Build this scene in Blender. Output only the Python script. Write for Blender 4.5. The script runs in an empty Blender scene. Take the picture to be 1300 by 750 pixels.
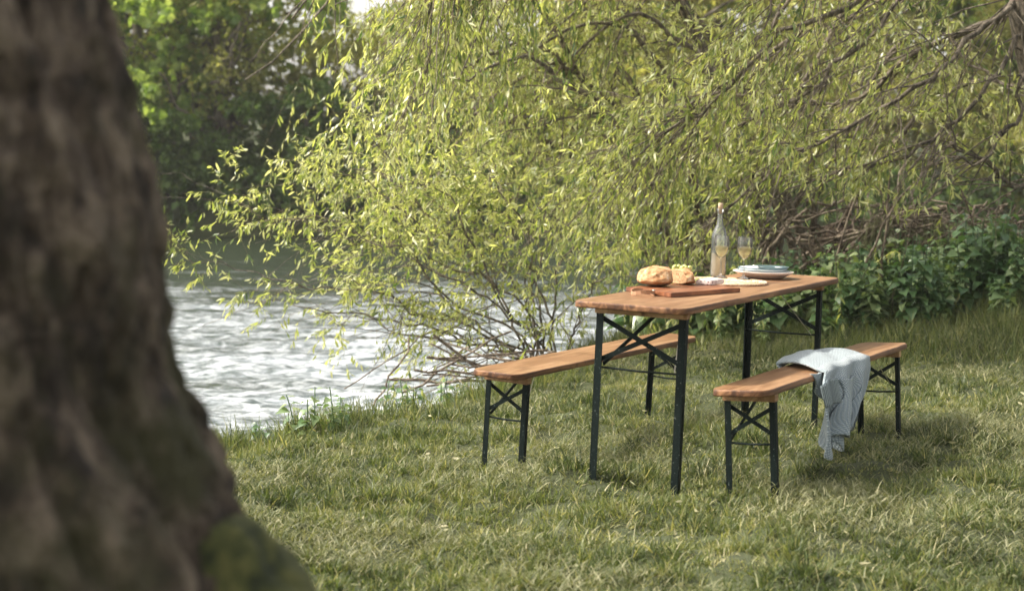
import bpy, bmesh, math, random
import numpy as np
from mathutils import Vector, Matrix, Euler
rng = np.random.default_rng(7); random.seed(7)
scn = bpy.context.scene
COL = scn.collection
PI = math.pi

# ---------------------------------------------------------------- helpers
def tag(o, label=None, cat=None, group=None, kind=None):
    if label: o['label'] = label
    if cat: o['category'] = cat
    if group: o['group'] = group
    if kind: o['kind'] = kind
    return o

def link(name, me, mat=None, parent=None, smooth=False):
    o = bpy.data.objects.new(name, me); COL.objects.link(o)
    if mat is not None:
        for m in (mat if isinstance(mat, (list, tuple)) else [mat]): me.materials.append(m)
    if parent is not None: o.parent = parent
    if smooth: me.polygons.foreach_set('use_smooth', [True]*len(me.polygons))
    return o

def empty(name, loc=(0,0,0), rot=(0,0,0)):
    o = bpy.data.objects.new(name, None); COL.objects.link(o)
    o.location = loc; o.rotation_euler = rot; o.empty_display_size = .1
    return o

def mesh_np(name, V, F, attr=None, smooth=False):
    """V (n,3); F (m,k) faces of equal size or a list of such arrays; attr {name: per-vertex floats}"""
    Fs = F if isinstance(F, list) else [F]
    Fs = [f for f in Fs if len(f)]
    me = bpy.data.meshes.new(name)
    me.vertices.add(len(V)); me.vertices.foreach_set('co', np.ascontiguousarray(V, np.float32).ravel())
    loops = np.concatenate([f.ravel() for f in Fs]).astype(np.int32)
    tot = np.concatenate([np.full(len(f), f.shape[1], np.int32) for f in Fs])
    start = np.concatenate([[0], np.cumsum(tot)[:-1]]).astype(np.int32)
    me.loops.add(len(loops)); me.loops.foreach_set('vertex_index', loops)
    me.polygons.add(len(tot)); me.polygons.foreach_set('loop_start', start); me.polygons.foreach_set('loop_total', tot)
    if smooth: me.polygons.foreach_set('use_smooth', np.ones(len(tot), bool))
    if attr:
        for k, a in attr.items():
            at = me.attributes.new(k, 'FLOAT', 'POINT'); at.data.foreach_set('value', np.ascontiguousarray(a, np.float32))
    me.update(calc_edges=True)
    return me

def norm(a): return a/np.maximum(np.linalg.norm(a, axis=-1, keepdims=True), 1e-9)

def tubes(P, R, S=5):
    """P (N,K,3), R (N,K) -> V,F"""
    N, K = P.shape[:2]
    T = np.empty_like(P); T[:,1:-1] = P[:,2:]-P[:,:-2]; T[:,0] = P[:,1]-P[:,0]; T[:,-1] = P[:,-1]-P[:,-2]
    T = norm(T)
    ref = np.where(np.abs(T[:,:1,2:3]) > .85, np.array([1.,0,0]), np.array([0,0,1.]))
    ref = np.broadcast_to(ref, P.shape)
    A = norm(np.cross(T, ref)); B = np.cross(T, A)
    an = np.arange(S)*2*PI/S
    V = P[:,:,None,:]+R[:,:,None,None]*(A[:,:,None,:]*np.cos(an)[None,None,:,None]+B[:,:,None,:]*np.sin(an)[None,None,:,None])
    n = np.arange(N)[:,None,None]*K*S; k = np.arange(K-1)[None,:,None]*S; s = np.arange(S)[None,None,:]; s2 = (s+1)%S
    F = np.stack([n+k+s, n+k+s2, n+k+S+s2, n+k+S+s], -1).reshape(-1,4)
    return V.reshape(-1,3), F

def vnoise(x, y, seed=0, sc=1.0):
    """smooth value noise 0..1 (numpy)"""
    x = np.asarray(x)*sc; y = np.asarray(y)*sc
    xi = np.floor(x).astype(np.int64); yi = np.floor(y).astype(np.int64); fx = x-xi; fy = y-yi
    def h(i, j):
        n = (i*374761393+j*668265263+seed*1442695041) & 0xffffffff
        n = ((n ^ (n >> 13))*1274126177) & 0xffffffff
        return ((n ^ (n >> 16)) & 0xffff)/65535.
    fx = fx*fx*(3-2*fx); fy = fy*fy*(3-2*fy)
    return (h(xi,yi)*(1-fx)+h(xi+1,yi)*fx)*(1-fy)+(h(xi,yi+1)*(1-fx)+h(xi+1,yi+1)*fx)*fy
def fbm(x, y, seed=0, sc=1.0, o=4):
    r = 0; a = .5; t = 0
    for i in range(o): r = r+a*vnoise(x, y, seed+i*17, sc); t += a; a *= .5; sc *= 2.03
    return r/t
def sstep(a, b, x):
    t = np.clip((x-a)/(b-a), 0, 1); return t*t*(3-2*t)

# ---------------------------------------------------------------- materials
def newmat(name):
    m = bpy.data.materials.new(name); m.use_nodes = True
    nt = m.node_tree; nt.nodes.clear()
    out = nt.nodes.new('ShaderNodeOutputMaterial')
    return m, nt, out
def N(nt, t, **kw):
    n = nt.nodes.new('ShaderNode'+t)
    for k, v in kw.items():
        if k.startswith('i_'): n.inputs[k[2:].replace('_',' ')].default_value = v
        else: setattr(n, k, v)
    return n
def ramp(nt, stops, fac=None, interp='LINEAR'):
    r = nt.nodes.new('ShaderNodeValToRGB'); cr = r.color_ramp; cr.interpolation = interp
    while len(cr.elements) < len(stops): cr.elements.new(.5)
    for e, (p, c) in zip(cr.elements, stops): e.position = p; e.color = (*c, 1) if len(c) == 3 else c
    if fac is not None: nt.links.new(fac, r.inputs[0])
    return r
def mix(nt, a, b, fac, mode='MIX'):
    m = nt.nodes.new('ShaderNodeMix'); m.data_type = 'RGBA'; m.blend_type = mode
    for s, v in ((6, a), (7, b), (0, fac)):
        if hasattr(v, 'is_output') or isinstance(v, bpy.types.NodeSocket): nt.links.new(v, m.inputs[s])
        else: m.inputs[s].default_value = v if s == 0 else (*v, 1)
    return m.outputs[2]
def bump(nt, h, strength=.5, dist=.01, nrm=None):
    b = nt.nodes.new('ShaderNodeBump'); b.inputs['Strength'].default_value = strength; b.inputs['Distance'].default_value = dist
    nt.links.new(h, b.inputs['Height'])
    if nrm is not None: nt.links.new(nrm, b.inputs['Normal'])
    return b.outputs[0]
def coords(nt, scale=(1,1,1), kind='Object', rot=(0,0,0)):
    tc = nt.nodes.new('ShaderNodeTexCoord'); mp = nt.nodes.new('ShaderNodeMapping')
    mp.inputs['Scale'].default_value = scale; mp.inputs['Rotation'].default_value = rot
    nt.links.new(tc.outputs[kind], mp.inputs[0]); return mp.outputs[0]
def noise(nt, vec, scale, detail=4, rough=.55, dist=0):
    n = nt.nodes.new('ShaderNodeTexNoise'); n.inputs['Scale'].default_value = scale; n.inputs['Detail'].default_value = detail
    n.inputs['Roughness'].default_value = rough; n.inputs['Distortion'].default_value = dist
    if vec is not None: nt.links.new(vec, n.inputs['Vector'])
    return n.outputs['Fac']
def principled(nt, out, col=None, rough=.6, nrm=None, **kw):
    p = nt.nodes.new('ShaderNodeBsdfPrincipled')
    if col is not None:
        if isinstance(col, bpy.types.NodeSocket): nt.links.new(col, p.inputs['Base Color'])
        else: p.inputs['Base Color'].default_value = (*col, 1)
    if isinstance(rough, bpy.types.NodeSocket): nt.links.new(rough, p.inputs['Roughness'])
    else: p.inputs['Roughness'].default_value = rough
    if nrm is not None: nt.links.new(nrm, p.inputs['Normal'])
    for k, v in kw.items(): p.inputs[k.replace('_',' ')].default_value = v
    nt.links.new(p.outputs[0], out.inputs[0]); return p

def leafmat(name, stops, trans=.45, rough=.45, tcol=1.5, spec=.4, vary=0):
    """leaf: colour ramp over the per-leaf attribute v; diffuse + gloss + translucency"""
    m, nt, out = newmat(name)
    at = N(nt, 'Attribute', attribute_name='v')
    if vary:
        oi = nt.nodes.new('ShaderNodeObjectInfo'); a = N(nt, 'Math', operation='MULTIPLY_ADD'); nt.links.new(oi.outputs['Random'], a.inputs[0]); a.inputs[1].default_value = vary; a.inputs[2].default_value = -vary/2
        b = N(nt, 'Math', operation='ADD'); nt.links.new(a.outputs[0], b.inputs[0]); nt.links.new(at.outputs['Fac'], b.inputs[1]); r = ramp(nt, stops, b.outputs[0])
    else: r = ramp(nt, stops, at.outputs['Fac'])
    p = nt.nodes.new('ShaderNodeBsdfPrincipled'); nt.links.new(r.outputs[0], p.inputs['Base Color'])
    p.inputs['Roughness'].default_value = rough; p.inputs['Specular IOR Level'].default_value = spec
    tr = nt.nodes.new('ShaderNodeBsdfTranslucent')
    g = mix(nt, r.outputs[0], (tcol, tcol*1.02, tcol*.45), 1.0, 'MULTIPLY'); nt.links.new(g, tr.inputs[0])
    mx = nt.nodes.new('ShaderNodeMixShader'); mx.inputs[0].default_value = trans
    nt.links.new(p.outputs[0], mx.inputs[1]); nt.links.new(tr.outputs[0], mx.inputs[2]); nt.links.new(mx.outputs[0], out.inputs[0])
    return m

M = {}
M['willow_leaf'] = leafmat('willow_leaf', [(0,(.06,.11,.03)), (.3,(.19,.235,.07)), (.6,(.38,.40,.15)), (1,(.62,.60,.38))], trans=.5, rough=.33, tcol=1.45, spec=.7)
M['willow_leaf_shade'] = leafmat('willow_leaf_bluish', [(0,(.035,.075,.03)), (.5,(.08,.13,.045)), (1,(.17,.22,.08))], trans=.4, rough=.35, tcol=1.6, spec=.6)
M['broad_leaf'] = leafmat('broad_leaf', [(0,(.09,.16,.035)), (.5,(.25,.34,.09)), (1,(.46,.52,.2))], trans=.5, rough=.5, tcol=1.6)
M['gold_leaf'] = leafmat('gold_leaf', [(0,(.14,.16,.05)), (.5,(.29,.29,.09)), (1,(.46,.42,.17))], trans=.5, rough=.55, tcol=1.5)
M['dark_leaf'] = leafmat('dark_leaf', [(0,(.055,.11,.03)), (.6,(.15,.23,.065)), (1,(.27,.35,.11))], trans=.45, rough=.4, tcol=1.3)
M['nettle_leaf'] = leafmat('nettle_leaf', [(0,(.045,.10,.04)), (.5,(.12,.21,.085)), (1,(.30,.36,.17))], trans=.3, rough=.33, tcol=1.4, spec=.9, vary=.7)
M['grass'] = leafmat('grass_blade', [(0,(.03,.045,.015)), (.3,(.085,.115,.036)), (.55,(.17,.19,.07)), (.8,(.29,.275,.125)), (1,(.44,.39,.23))], trans=.35, rough=.5, tcol=1.4, spec=.35)
M['hay'] = leafmat('dry_grass', [(0,(.09,.105,.045)), (.5,(.20,.205,.10)), (1,(.38,.35,.21))], trans=.25, rough=.6, tcol=1.2)

def barkmat(name, c0, c1, c2, sc=12, moss=None, bs=.6, bd=.02, stretch=.35):
    m, nt, out = newmat(name)
    v = coords(nt, (1,1,stretch)); n1 = noise(nt, v, sc, 6, .65, .3); n2 = noise(nt, v, sc*4, 4, .6)
    r = ramp(nt, [(.40,c0),(.5,c1),(.62,c2)], n1)
    c = mix(nt, r.outputs[0], (.5,.48,.45), .25, 'OVERLAY')
    c = mix(nt, c, r.outputs[0], .5)
    if moss:
        n3 = noise(nt, coords(nt), 3.2, 5, .6); mr = ramp(nt, [(.5,(0,0,0)),(.62,(1,1,1))], n3)
        c = mix(nt, c, moss, mr.outputs[0])
    h = N(nt, 'Math', operation='ADD'); nt.links.new(n1, h.inputs[0]); nt.links.new(n2, h.inputs[1])
    principled(nt, out, c, .85, bump(nt, h.outputs[0], bs, bd))
    return m
M['bark_near'] = barkmat('rough_bark', (.032,.022,.015), (.125,.09,.064), (.34,.265,.195), 20, moss=(.075,.068,.028), bs=1., bd=.05, stretch=.5)
M['moss'] = barkmat('moss', (.02,.026,.008), (.06,.066,.016), (.12,.115,.035), 26, bd=.01, stretch=1)
M['bark'] = barkmat('willow_bark', (.05,.04,.028), (.13,.105,.075), (.24,.2,.15), 30)
M['twig'] = barkmat('young_twig', (.08,.065,.03), (.16,.13,.065), (.25,.2,.11), 20, bs=.2)
M['deadwood'] = barkmat('dead_wood', (.07,.05,.035), (.17,.13,.095), (.32,.26,.2), 25)
M['bark_far'] = barkmat('far_bark', (.07,.055,.04), (.15,.12,.09), (.27,.23,.19), 5)

def make_earth():
    m, nt, out = newmat('earth_and_thatch')
    v = coords(nt)
    a = noise(nt, v, 7, 6, .65); b = noise(nt, v, 60, 4, .6)
    r = ramp(nt, [(.3,(.018,.017,.008)),(.55,(.04,.04,.016)),(.75,(.08,.075,.033))], a)
    c = mix(nt, r.outputs[0], (.055,.075,.022), b)
    principled(nt, out, c, .95, bump(nt, b, .8, .02)); return m
M['earth'] = make_earth()
def make_mud():
    m, nt, out = newmat('mud_bank')
    v = coords(nt)
    a = noise(nt, v, 9, 6, .7)
    r = ramp(nt, [(.3,(.03,.02,.013)),(.6,(.10,.07,.048)),(.8,(.2,.15,.105))], a)
    principled(nt, out, r.outputs[0], .9, bump(nt, a, 1, .06)); return m
M['mud'] = make_mud()

def make_water():
    m, nt, out = newmat('river_water')
    v = coords(nt, (.45,1,1))
    at = N(nt, 'Attribute', attribute_name='foam_glare')
    n1 = noise(nt, v, 1.1, 6, .65, .5)          # broad streaks
    n2 = noise(nt, coords(nt, (.55,1,1)), 7.5, 5, .58, 1.0)        # ripples
    n3 = noise(nt, coords(nt, (.8,1,1)), 26, 4, .7, .3)
    def math(op, a, b=None):
        n = N(nt, 'Math', operation=op)
        for i, q in enumerate((a, b)):
            if q is None: continue
            if isinstance(q, bpy.types.NodeSocket): nt.links.new(q, n.inputs[i])
            else: n.inputs[i].default_value = q
        return n.outputs[0]
    s = math('ADD', math('MULTIPLY', n1, .95), math('MULTIPLY', n2, .55))
    s = math('ADD', s, math('MULTIPLY', n3, .16))           # ~0.87 mean
    s = math('ADD', s, at.outputs['Fac'])
    fr = ramp(nt, [(0,(0,0,0)),(1,(1,1,1))], math('MULTIPLY', math('SUBTRACT', s, 1.07), 2.8))
    hgt = math('ADD', math('MULTIPLY', n2, 1.0), math('MULTIPLY', n3, .5))
    nb = bump(nt, hgt, 1.0, .05)
    w = nt.nodes.new('ShaderNodeBsdfPrincipled'); w.inputs['Base Color'].default_value = (.022,.032,.018,1)
    w.inputs['Roughness'].default_value = .08; w.inputs['IOR'].default_value = 1.33; nt.links.new(nb, w.inputs['Normal'])
    f = nt.nodes.new('ShaderNodeBsdfPrincipled')
    fc = ramp(nt, [(.36,(.10,.13,.14)),(.48,(.28,.31,.335)),(.60,(.56,.59,.615))], n2)  # rapids foam, with sky reflection on the ripples painted into the same colour
    nt.links.new(fc.outputs[0], f.inputs['Base Color']); f.inputs['Roughness'].default_value = .35
    nt.links.new(bump(nt, hgt, .7, .05), f.inputs['Normal'])
    mx = nt.nodes.new('ShaderNodeMixShader'); nt.links.new(fr.outputs[0], mx.inputs[0])
    nt.links.new(w.outputs[0], mx.inputs[1]); nt.links.new(f.outputs[0], mx.inputs[2]); nt.links.new(mx.outputs[0], out.inputs[0])
    return m
M['water'] = make_water()

def make_wood(name, c0, c1, c2, rough=.5, stain=.5, seed=0.):
    m, nt, out = newmat(name)
    tc = coords(nt, (.7,9,9)); mp = nt.nodes.new('ShaderNodeMapping'); mp.inputs['Location'].default_value = (seed,seed,seed); nt.links.new(tc, mp.inputs[0])
    g = noise(nt, mp.outputs[0], 2.2, 5, .6, 1.2); fine = noise(nt, coords(nt, (4,110,110)), 1.5, 3, .6)
    r = ramp(nt, [(.36,c0),(.5,c1),(.62,c2)], g)
    c = mix(nt, r.outputs[0], c0, fine)
    c = mix(nt, r.outputs[0], c, .55)
    # knots
    vo = nt.nodes.new('ShaderNodeTexVoronoi'); vo.inputs['Scale'].default_value = 1; nt.links.new(coords(nt, (3.1,8,1)), vo.inputs['Vector'])
    kr = ramp(nt, [(.03,(1,1,1)),(.09,(0,0,0))], vo.outputs['Distance'])
    c = mix(nt, c, (.10,.045,.02), kr.outputs[0])
    # blotchy weathering
    bl = noise(nt, coords(nt), 9, 5, .7); br = ramp(nt, [(.52,(0,0,0)),(.72,(1,1,1))], bl)
    k = N(nt, 'Math', operation='MULTIPLY'); nt.links.new(br.outputs[0], k.inputs[0]); k.inputs[1].default_value = stain
    c = mix(nt, c, (c0[0]*.6, c0[1]*.6, c0[2]*.6), k.outputs[0])
    principled(nt, out, c, rough, bump(nt, fine, .35, .002), Specular_IOR_Level=.35); return m
M['wood_top'] = make_wood('table_wood', (.15,.07,.03), (.27,.145,.07), (.38,.225,.12), .42, .6)
M['wood_edge'] = make_wood('worn_wood_edge', (.06,.025,.012), (.16,.07,.03), (.36,.18,.08), .55, .7, 3.)
M['wood_raw'] = make_wood('pale_batten_wood', (.22,.12,.05), (.38,.22,.11), (.5,.32,.17), .65, .3, 5.)
M['wood_board'] = make_wood('serving_board_wood', (.13,.045,.02), (.23,.085,.036), (.33,.135,.06), .4, .2, 8.)
def make_steel():
    m, nt, out = newmat('painted_steel')
    a = noise(nt, coords(nt), 90, 3, .6); r = ramp(nt, [(.58,(.0025,.0075,.0065)),(.66,(.006,.015,.013)),(.72,(.14,.16,.14))], a)
    principled(nt, out, r.outputs[0], .62, bump(nt, a, .15, .001), Specular_IOR_Level=.14); return m
M['steel'] = make_steel()
def simple(name, col, rough=.5, **kw):
    m, nt, out = newmat(name); principled(nt, out, col, rough, **kw); return m
def glassmat(name, col, rough=0., ior=1.45, shadow=.75):
    m, nt, out = newmat(name)
    p = nt.nodes.new('ShaderNodeBsdfPrincipled'); p.inputs['Base Color'].default_value = (*col,1); p.inputs['Roughness'].default_value = rough
    p.inputs['IOR'].default_value = ior; p.inputs['Transmission Weight'].default_value = 1
    nt.links.new(p.outputs[0], out.inputs[0]); return m
def thinglass(name, tint, ior, haze=0., hcol=(.8,.8,.8)):
    """thin shell of glass: see-through with fresnel gloss, optionally misted"""
    m, nt, out = newmat(name); t = nt.nodes.new('ShaderNodeBsdfTransparent'); t.inputs[0].default_value = (*tint,1)
    g = nt.nodes.new('ShaderNodeBsdfGlossy'); g.inputs['Roughness'].default_value = .03; f = nt.nodes.new('ShaderNodeFresnel'); f.inputs[0].default_value = ior
    a = t.outputs[0]
    if haze:
        d = nt.nodes.new('ShaderNodeBsdfTranslucent'); d.inputs[0].default_value = (*hcol,1); d2 = nt.nodes.new('ShaderNodeBsdfDiffuse'); d2.inputs[0].default_value = (*hcol,1)
        h = nt.nodes.new('ShaderNodeMixShader'); h.inputs[0].default_value = .5; nt.links.new(d.outputs[0], h.inputs[1]); nt.links.new(d2.outputs[0], h.inputs[2])
        h2 = nt.nodes.new('ShaderNodeMixShader'); h2.inputs[0].default_value = haze; nt.links.new(a, h2.inputs[1]); nt.links.new(h.outputs[0], h2.inputs[2]); a = h2.outputs[0]
    mx = nt.nodes.new('ShaderNodeMixShader'); nt.links.new(f.outputs[0], mx.inputs[0]); nt.links.new(a, mx.inputs[1]); nt.links.new(g.outputs[0], mx.inputs[2]); nt.links.new(mx.outputs[0], out.inputs[0]); return m
M['glass'] = thinglass('clear_glass', (.96,.97,.97), 1.5, .05)
M['bottle_glass'] = thinglass('bottle_glass', (.94,.96,.93), 1.5, .12, (.85,.9,.84))
M['rose_wine'] = thinglass('rose_wine', (.98,.90,.78), 1.15, .5, (.95,.78,.60))
M['white_wine'] = thinglass('white_wine', (.98,.94,.76), 1.2, .28, (.95,.86,.58))
M['cork'] = simple('cork', (.52,.38,.26), .9)
M['leather'] = simple('leather', (.36,.19,.10), .6)
M['brass'] = simple('pale_metal', (.55,.5,.42), .35, Metallic=1.)
M['ceramic'] = simple('blush_ceramic', (.74,.62,.55), .3)
M['ceramic_white'] = simple('white_ceramic', (.78,.79,.77), .25)
M['ceramic_blue'] = simple('blue_glaze', (.08,.14,.17), .25)
M['ceramic_teal'] = simple('teal_glaze', (.06,.10,.105), .3)
def make_bread():
    m, nt, out = newmat('bread_crust'); v = coords(nt); a = noise(nt, v, 26, 6, .65, .5); b = noise(nt, v, 130, 3, .6)
    r = ramp(nt, [(.3,(.20,.075,.022)),(.45,(.38,.18,.065)),(.58,(.55,.33,.16)),(.72,(.72,.56,.38))], a)
    principled(nt, out, r.outputs[0], .7, bump(nt, b, .5, .004)); return m
M['crust'] = make_bread()
def make_crumb():
    m, nt, out = newmat('bread_crumb'); a = noise(nt, coords(nt), 90, 4, .7)
    r = ramp(nt, [(.3,(.2,.09,.04)),(.5,(.42,.25,.12)),(.7,(.58,.4,.23))], a)
    principled(nt, out, r.outputs[0], .9, bump(nt, a, .8, .006)); return m
M['crumb'] = make_crumb()
def make_grape():
    m, nt, out = newmat('green_grape'); a = noise(nt, coords(nt), 14, 3)
    r = ramp(nt, [(.3,(.34,.36,.08)),(.7,(.62,.6,.22))], a)
    principled(nt, out, r.outputs[0], .25, Subsurface_Weight=.25, Subsurface_Radius=(.01,.012,.004)); return m
M['grape'] = make_grape()
def make_slab():
    m, nt, out = newmat('berry_cheese'); vo = nt.nodes.new('ShaderNodeTexVoronoi'); vo.inputs['Scale'].default_value = 75; nt.links.new(coords(nt), vo.inputs['Vector'])
    r = ramp(nt, [(.18,(.12,.03,.06)),(.30,(.72,.55,.5)),(.6,(.83,.73,.66))], vo.outputs['Distance'])
    principled(nt, out, r.outputs[0], .6); return m
M['slab'] = make_slab()
def make_wicker():
    m, nt, out = newmat('woven_straw'); a = noise(nt, coords(nt), 70, 3, .6)
    r = ramp(nt, [(.3,(.34,.18,.09)),(.5,(.62,.42,.26)),(.7,(.8,.66,.5))], a)
    principled(nt, out, r.outputs[0], .8, bump(nt, a, .4, .003)); return m
M['wicker'] = make_wicker()
def make_knit(name, c0, c1, sc=(1,1,1)):
    m, nt, out = newmat(name)
    tc = nt.nodes.new('ShaderNodeTexCoord'); mp = nt.nodes.new('ShaderNodeMapping'); mp.inputs['Scale'].default_value = sc; mp.inputs['Rotation'].default_value = (0,0,.5)
    nt.links.new(tc.outputs['UV'], mp.inputs[0])
    ck = nt.nodes.new('ShaderNodeTexWave'); ck.inputs['Scale'].default_value = 16; ck.inputs['Distortion'].default_value = .6; ck.inputs['Detail'].default_value = 1; nt.links.new(mp.outputs[0], ck.inputs[0])
    wv = nt.nodes.new('ShaderNodeTexWave'); wv.bands_direction = 'Y'; wv.inputs['Scale'].default_value = 20; wv.inputs['Distortion'].default_value = .6; wv.inputs['Detail'].default_value = 1; nt.links.new(mp.outputs[0], wv.inputs[0])
    mm = N(nt, 'Math', operation='MULTIPLY'); nt.links.new(ck.outputs['Fac'], mm.inputs[0]); nt.links.new(wv.outputs['Fac'], mm.inputs[1])
    r = ramp(nt, [(.0,c0),(.5,c1)], mm.outputs[0])
    principled(nt, out, r.outputs[0], .95, bump(nt, mm.outputs[0], .8, .006), Sheen_Weight=.3); return m
M['knit'] = make_knit('knitted_wool', (.19,.235,.255), (.36,.42,.44))
def make_rib():
    m, nt, out = newmat('ribbed_wool'); wv = nt.nodes.new('ShaderNodeTexWave'); wv.inputs['Scale'].default_value = 11; tc = nt.nodes.new('ShaderNodeTexCoord'); nt.links.new(tc.outputs['UV'], wv.inputs[0])
    r = ramp(nt, [(.1,(.16,.2,.215)),(.45,(.40,.46,.475))], wv.outputs['Fac'])
    principled(nt, out, r.outputs[0], .95, bump(nt, wv.outputs['Fac'], 1, .006)); return m
M['rib'] = make_rib()
M['trim'] = simple('dark_wool_trim', (.05,.07,.08), .95)

# ---------------------------------------------------------------- terrain
BANK = np.array([(-30,-40),(-12,-8),(-5.2,2.5),(-2.6,7.0),(-1.66,8.8),(-.42,10.1),(.5,12.2),(1.3,14.3),(3.2,16.6),(8,19.5),(25,25),(160,60)], float)
FAR = np.array([(-160,36),(-30,38),(-8,41),(-3,42),(3,40.5),(12,39),(30,41),(160,110)], float)
def sdist(x, y, L):
    """signed distance to polyline; + on its right hand side"""
    best = np.full(x.shape, 1e9); sg = np.ones(x.shape)
    for a, b in zip(L[:-1], L[1:]):
        d = b-a; t = np.clip(((x-a[0])*d[0]+(y-a[1])*d[1])/(d@d), 0, 1)
        dx = x-(a[0]+t*d[0]); dy = y-(a[1]+t*d[1]); r = np.hypot(dx, dy); c = dx*d[1]-dy*d[0]
        m = r < best; best = np.where(m, r, best); sg = np.where(m, np.sign(c), sg)
    return best*sg
WATER = -.8
LEGS = np.array([(.32,6.98,.080),(.67,6.81,.044),(1.17,8.66,.045),(1.52,8.48,.04),(.85,6.67,.068),(1.03,6.57,.072),(1.69,8.31,.018),(1.87,8.22,.03),(-.13,7.62,-.018),(.05,7.52,-.012),(.73,9.26,-.06),(.91,9.16,-.05)])
LEG_RES = None
def ground_z(x, y):
    z = ground_raw(x, y)
    global LEG_RES
    if LEG_RES is None: LEG_RES = LEGS[:,2]-ground_raw(LEGS[:,0], LEGS[:,1])
    x = np.asarray(x, float); y = np.asarray(y, float); sw = 0; sr = 0
    for (lx, ly, _), r in zip(LEGS, LEG_RES):
        w = np.exp(-((x-lx)**2+(y-ly)**2)/(2*.16**2)); sw = sw+w; sr = sr+w*r
    return z+sr/np.maximum(sw, 1)
def ground_raw(x, y):
    x = np.asarray(x, float); y = np.asarray(y, float)
    s = sdist(x, y, BANK)+(fbm(x, y, 3, 1.6, 3)-.5)*.5
    base = .045-.09*sstep(6.9, 8.6, y)*sstep(1.4, -.1, x)
    base = base+.32*sstep(1.8, 4.0, x)*sstep(9.5, 13.0, y)
    base = base+(fbm(x, y, 5, 1.1, 4)-.5)*.09+(fbm(x, y, 9, 4.5, 3)-.5)*.12
    base = base+.35*np.exp(-(((x+.9)/.9)**2+((y-2.1)/1.0)**2))
    bank = base-(base+1.25)*sstep(.25, -.75, s)-.05*sstep(1.0, 0, s)
    f = -sdist(x, y, FAR)                                 # + beyond the far edge
    far = -1.3+sstep(-.8, 1.2, f)*1.5+sstep(1, 30, f)*2.0+(fbm(x, y, 12, .4, 4)-.5)*1.0*sstep(0, 3, f)
    return np.where(f > -1.5, np.maximum(far, -1.3), bank)
def axis(*segs):
    out = []
    for a, b, st in segs: out.append(np.arange(a, b, st))
    out.append([segs[-1][1]]); return np.concatenate(out)
def grid(name, xs, ys, zf, attr=None):
    X, Y = np.meshgrid(xs, ys); Z = zf(X, Y); V = np.stack([X, Y, Z], -1).reshape(-1,3)
    nx, ny = len(xs), len(ys); i = np.arange(nx-1)[None,:]; j = np.arange(ny-1)[:,None]*nx
    F = np.stack([i+j, i+j+1, i+j+1+nx, i+j+nx], -1).reshape(-1,4)
    return mesh_np(name, V, F, {k: f(X, Y).ravel() for k, f in (attr or {}).items()}, True)
xs = axis((-150,-20,5),(-20,-4,.6),(-4,6,.07),(6,20,.6),(20,150,5)); ys = axis((-30,2,2),(2,4.5,.3),(4.5,16,.07),(16,60,.8),(60,220,6))
g = link('ground', grid('ground', xs, ys, ground_z), M['earth']); tag(g, kind='structure')

def water_z(x, y):
    a = sstep(34, 14, y)
    n = (fbm(x*.55, y, 21, 1.3, 3)-.5)*.16+(fbm(x*.6, y, 25, 5, 3)-.5)*.075
    return WATER+n*(.18+.95*a)
def foam_glare(x, y):  # amount of white: real foam plus painted sky glare, stronger on the near water
    yy = y+(fbm(x, y, 31, .25, 2)-.5)*6+x*.15
    a = -.22+.32*sstep(31, 18.5, yy)+.36*sstep(42, 29, yy)
    return a
xs = axis((-150,-14,4),(-14,-9,.3),(-9,9,.06),(9,20,.5),(20,150,4)); ys = axis((-30,8,2),(8,24,.055),(24,46,.16),(46,110,4))
g = link('river', grid('river', xs, ys, water_z, {'foam_glare': foam_glare}), M['water']); tag(g, kind='structure')

# ---------------------------------------------------------------- foliage engine
def sample_poly(P, t):
    """P (K,3) at t 0..1 -> (n,3) pos, (n,3) tangent"""
    K = len(P); f = t*(K-1); i = np.clip(f.astype(int), 0, K-2); w = (f-i)[:,None]
    return P[i]*(1-w)+P[i+1]*w, norm(P[i+1]-P[i])
def smooth_poly(pts, K=24, wob=.03, seed=0):
    pts = np.array(pts, float); n = len(pts); t = np.linspace(0, n-1, K); i = np.clip(t.astype(int), 0, n-2); w = t-i
    pp = np.vstack([2*pts[0]-pts[1], pts, 2*pts[-1]-pts[-2]])
    a, b, c, d = pp[i], pp[i+1], pp[i+2], pp[i+3]; w = w[:,None]
    out = .5*((2*b)+(-a+c)*w+(2*a-5*b+4*c-d)*w**2+(-a+3*b-3*c+d)*w**3)
    r = np.random.default_rng(seed+len(pts)*7+int(abs(pts[0,0])*100))
    wv = r.normal(size=(K,3)); wv = (wv+np.roll(wv,1,0)+np.roll(wv,-1,0))*wob/1.7; wv[0] = 0
    return out+wv
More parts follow.
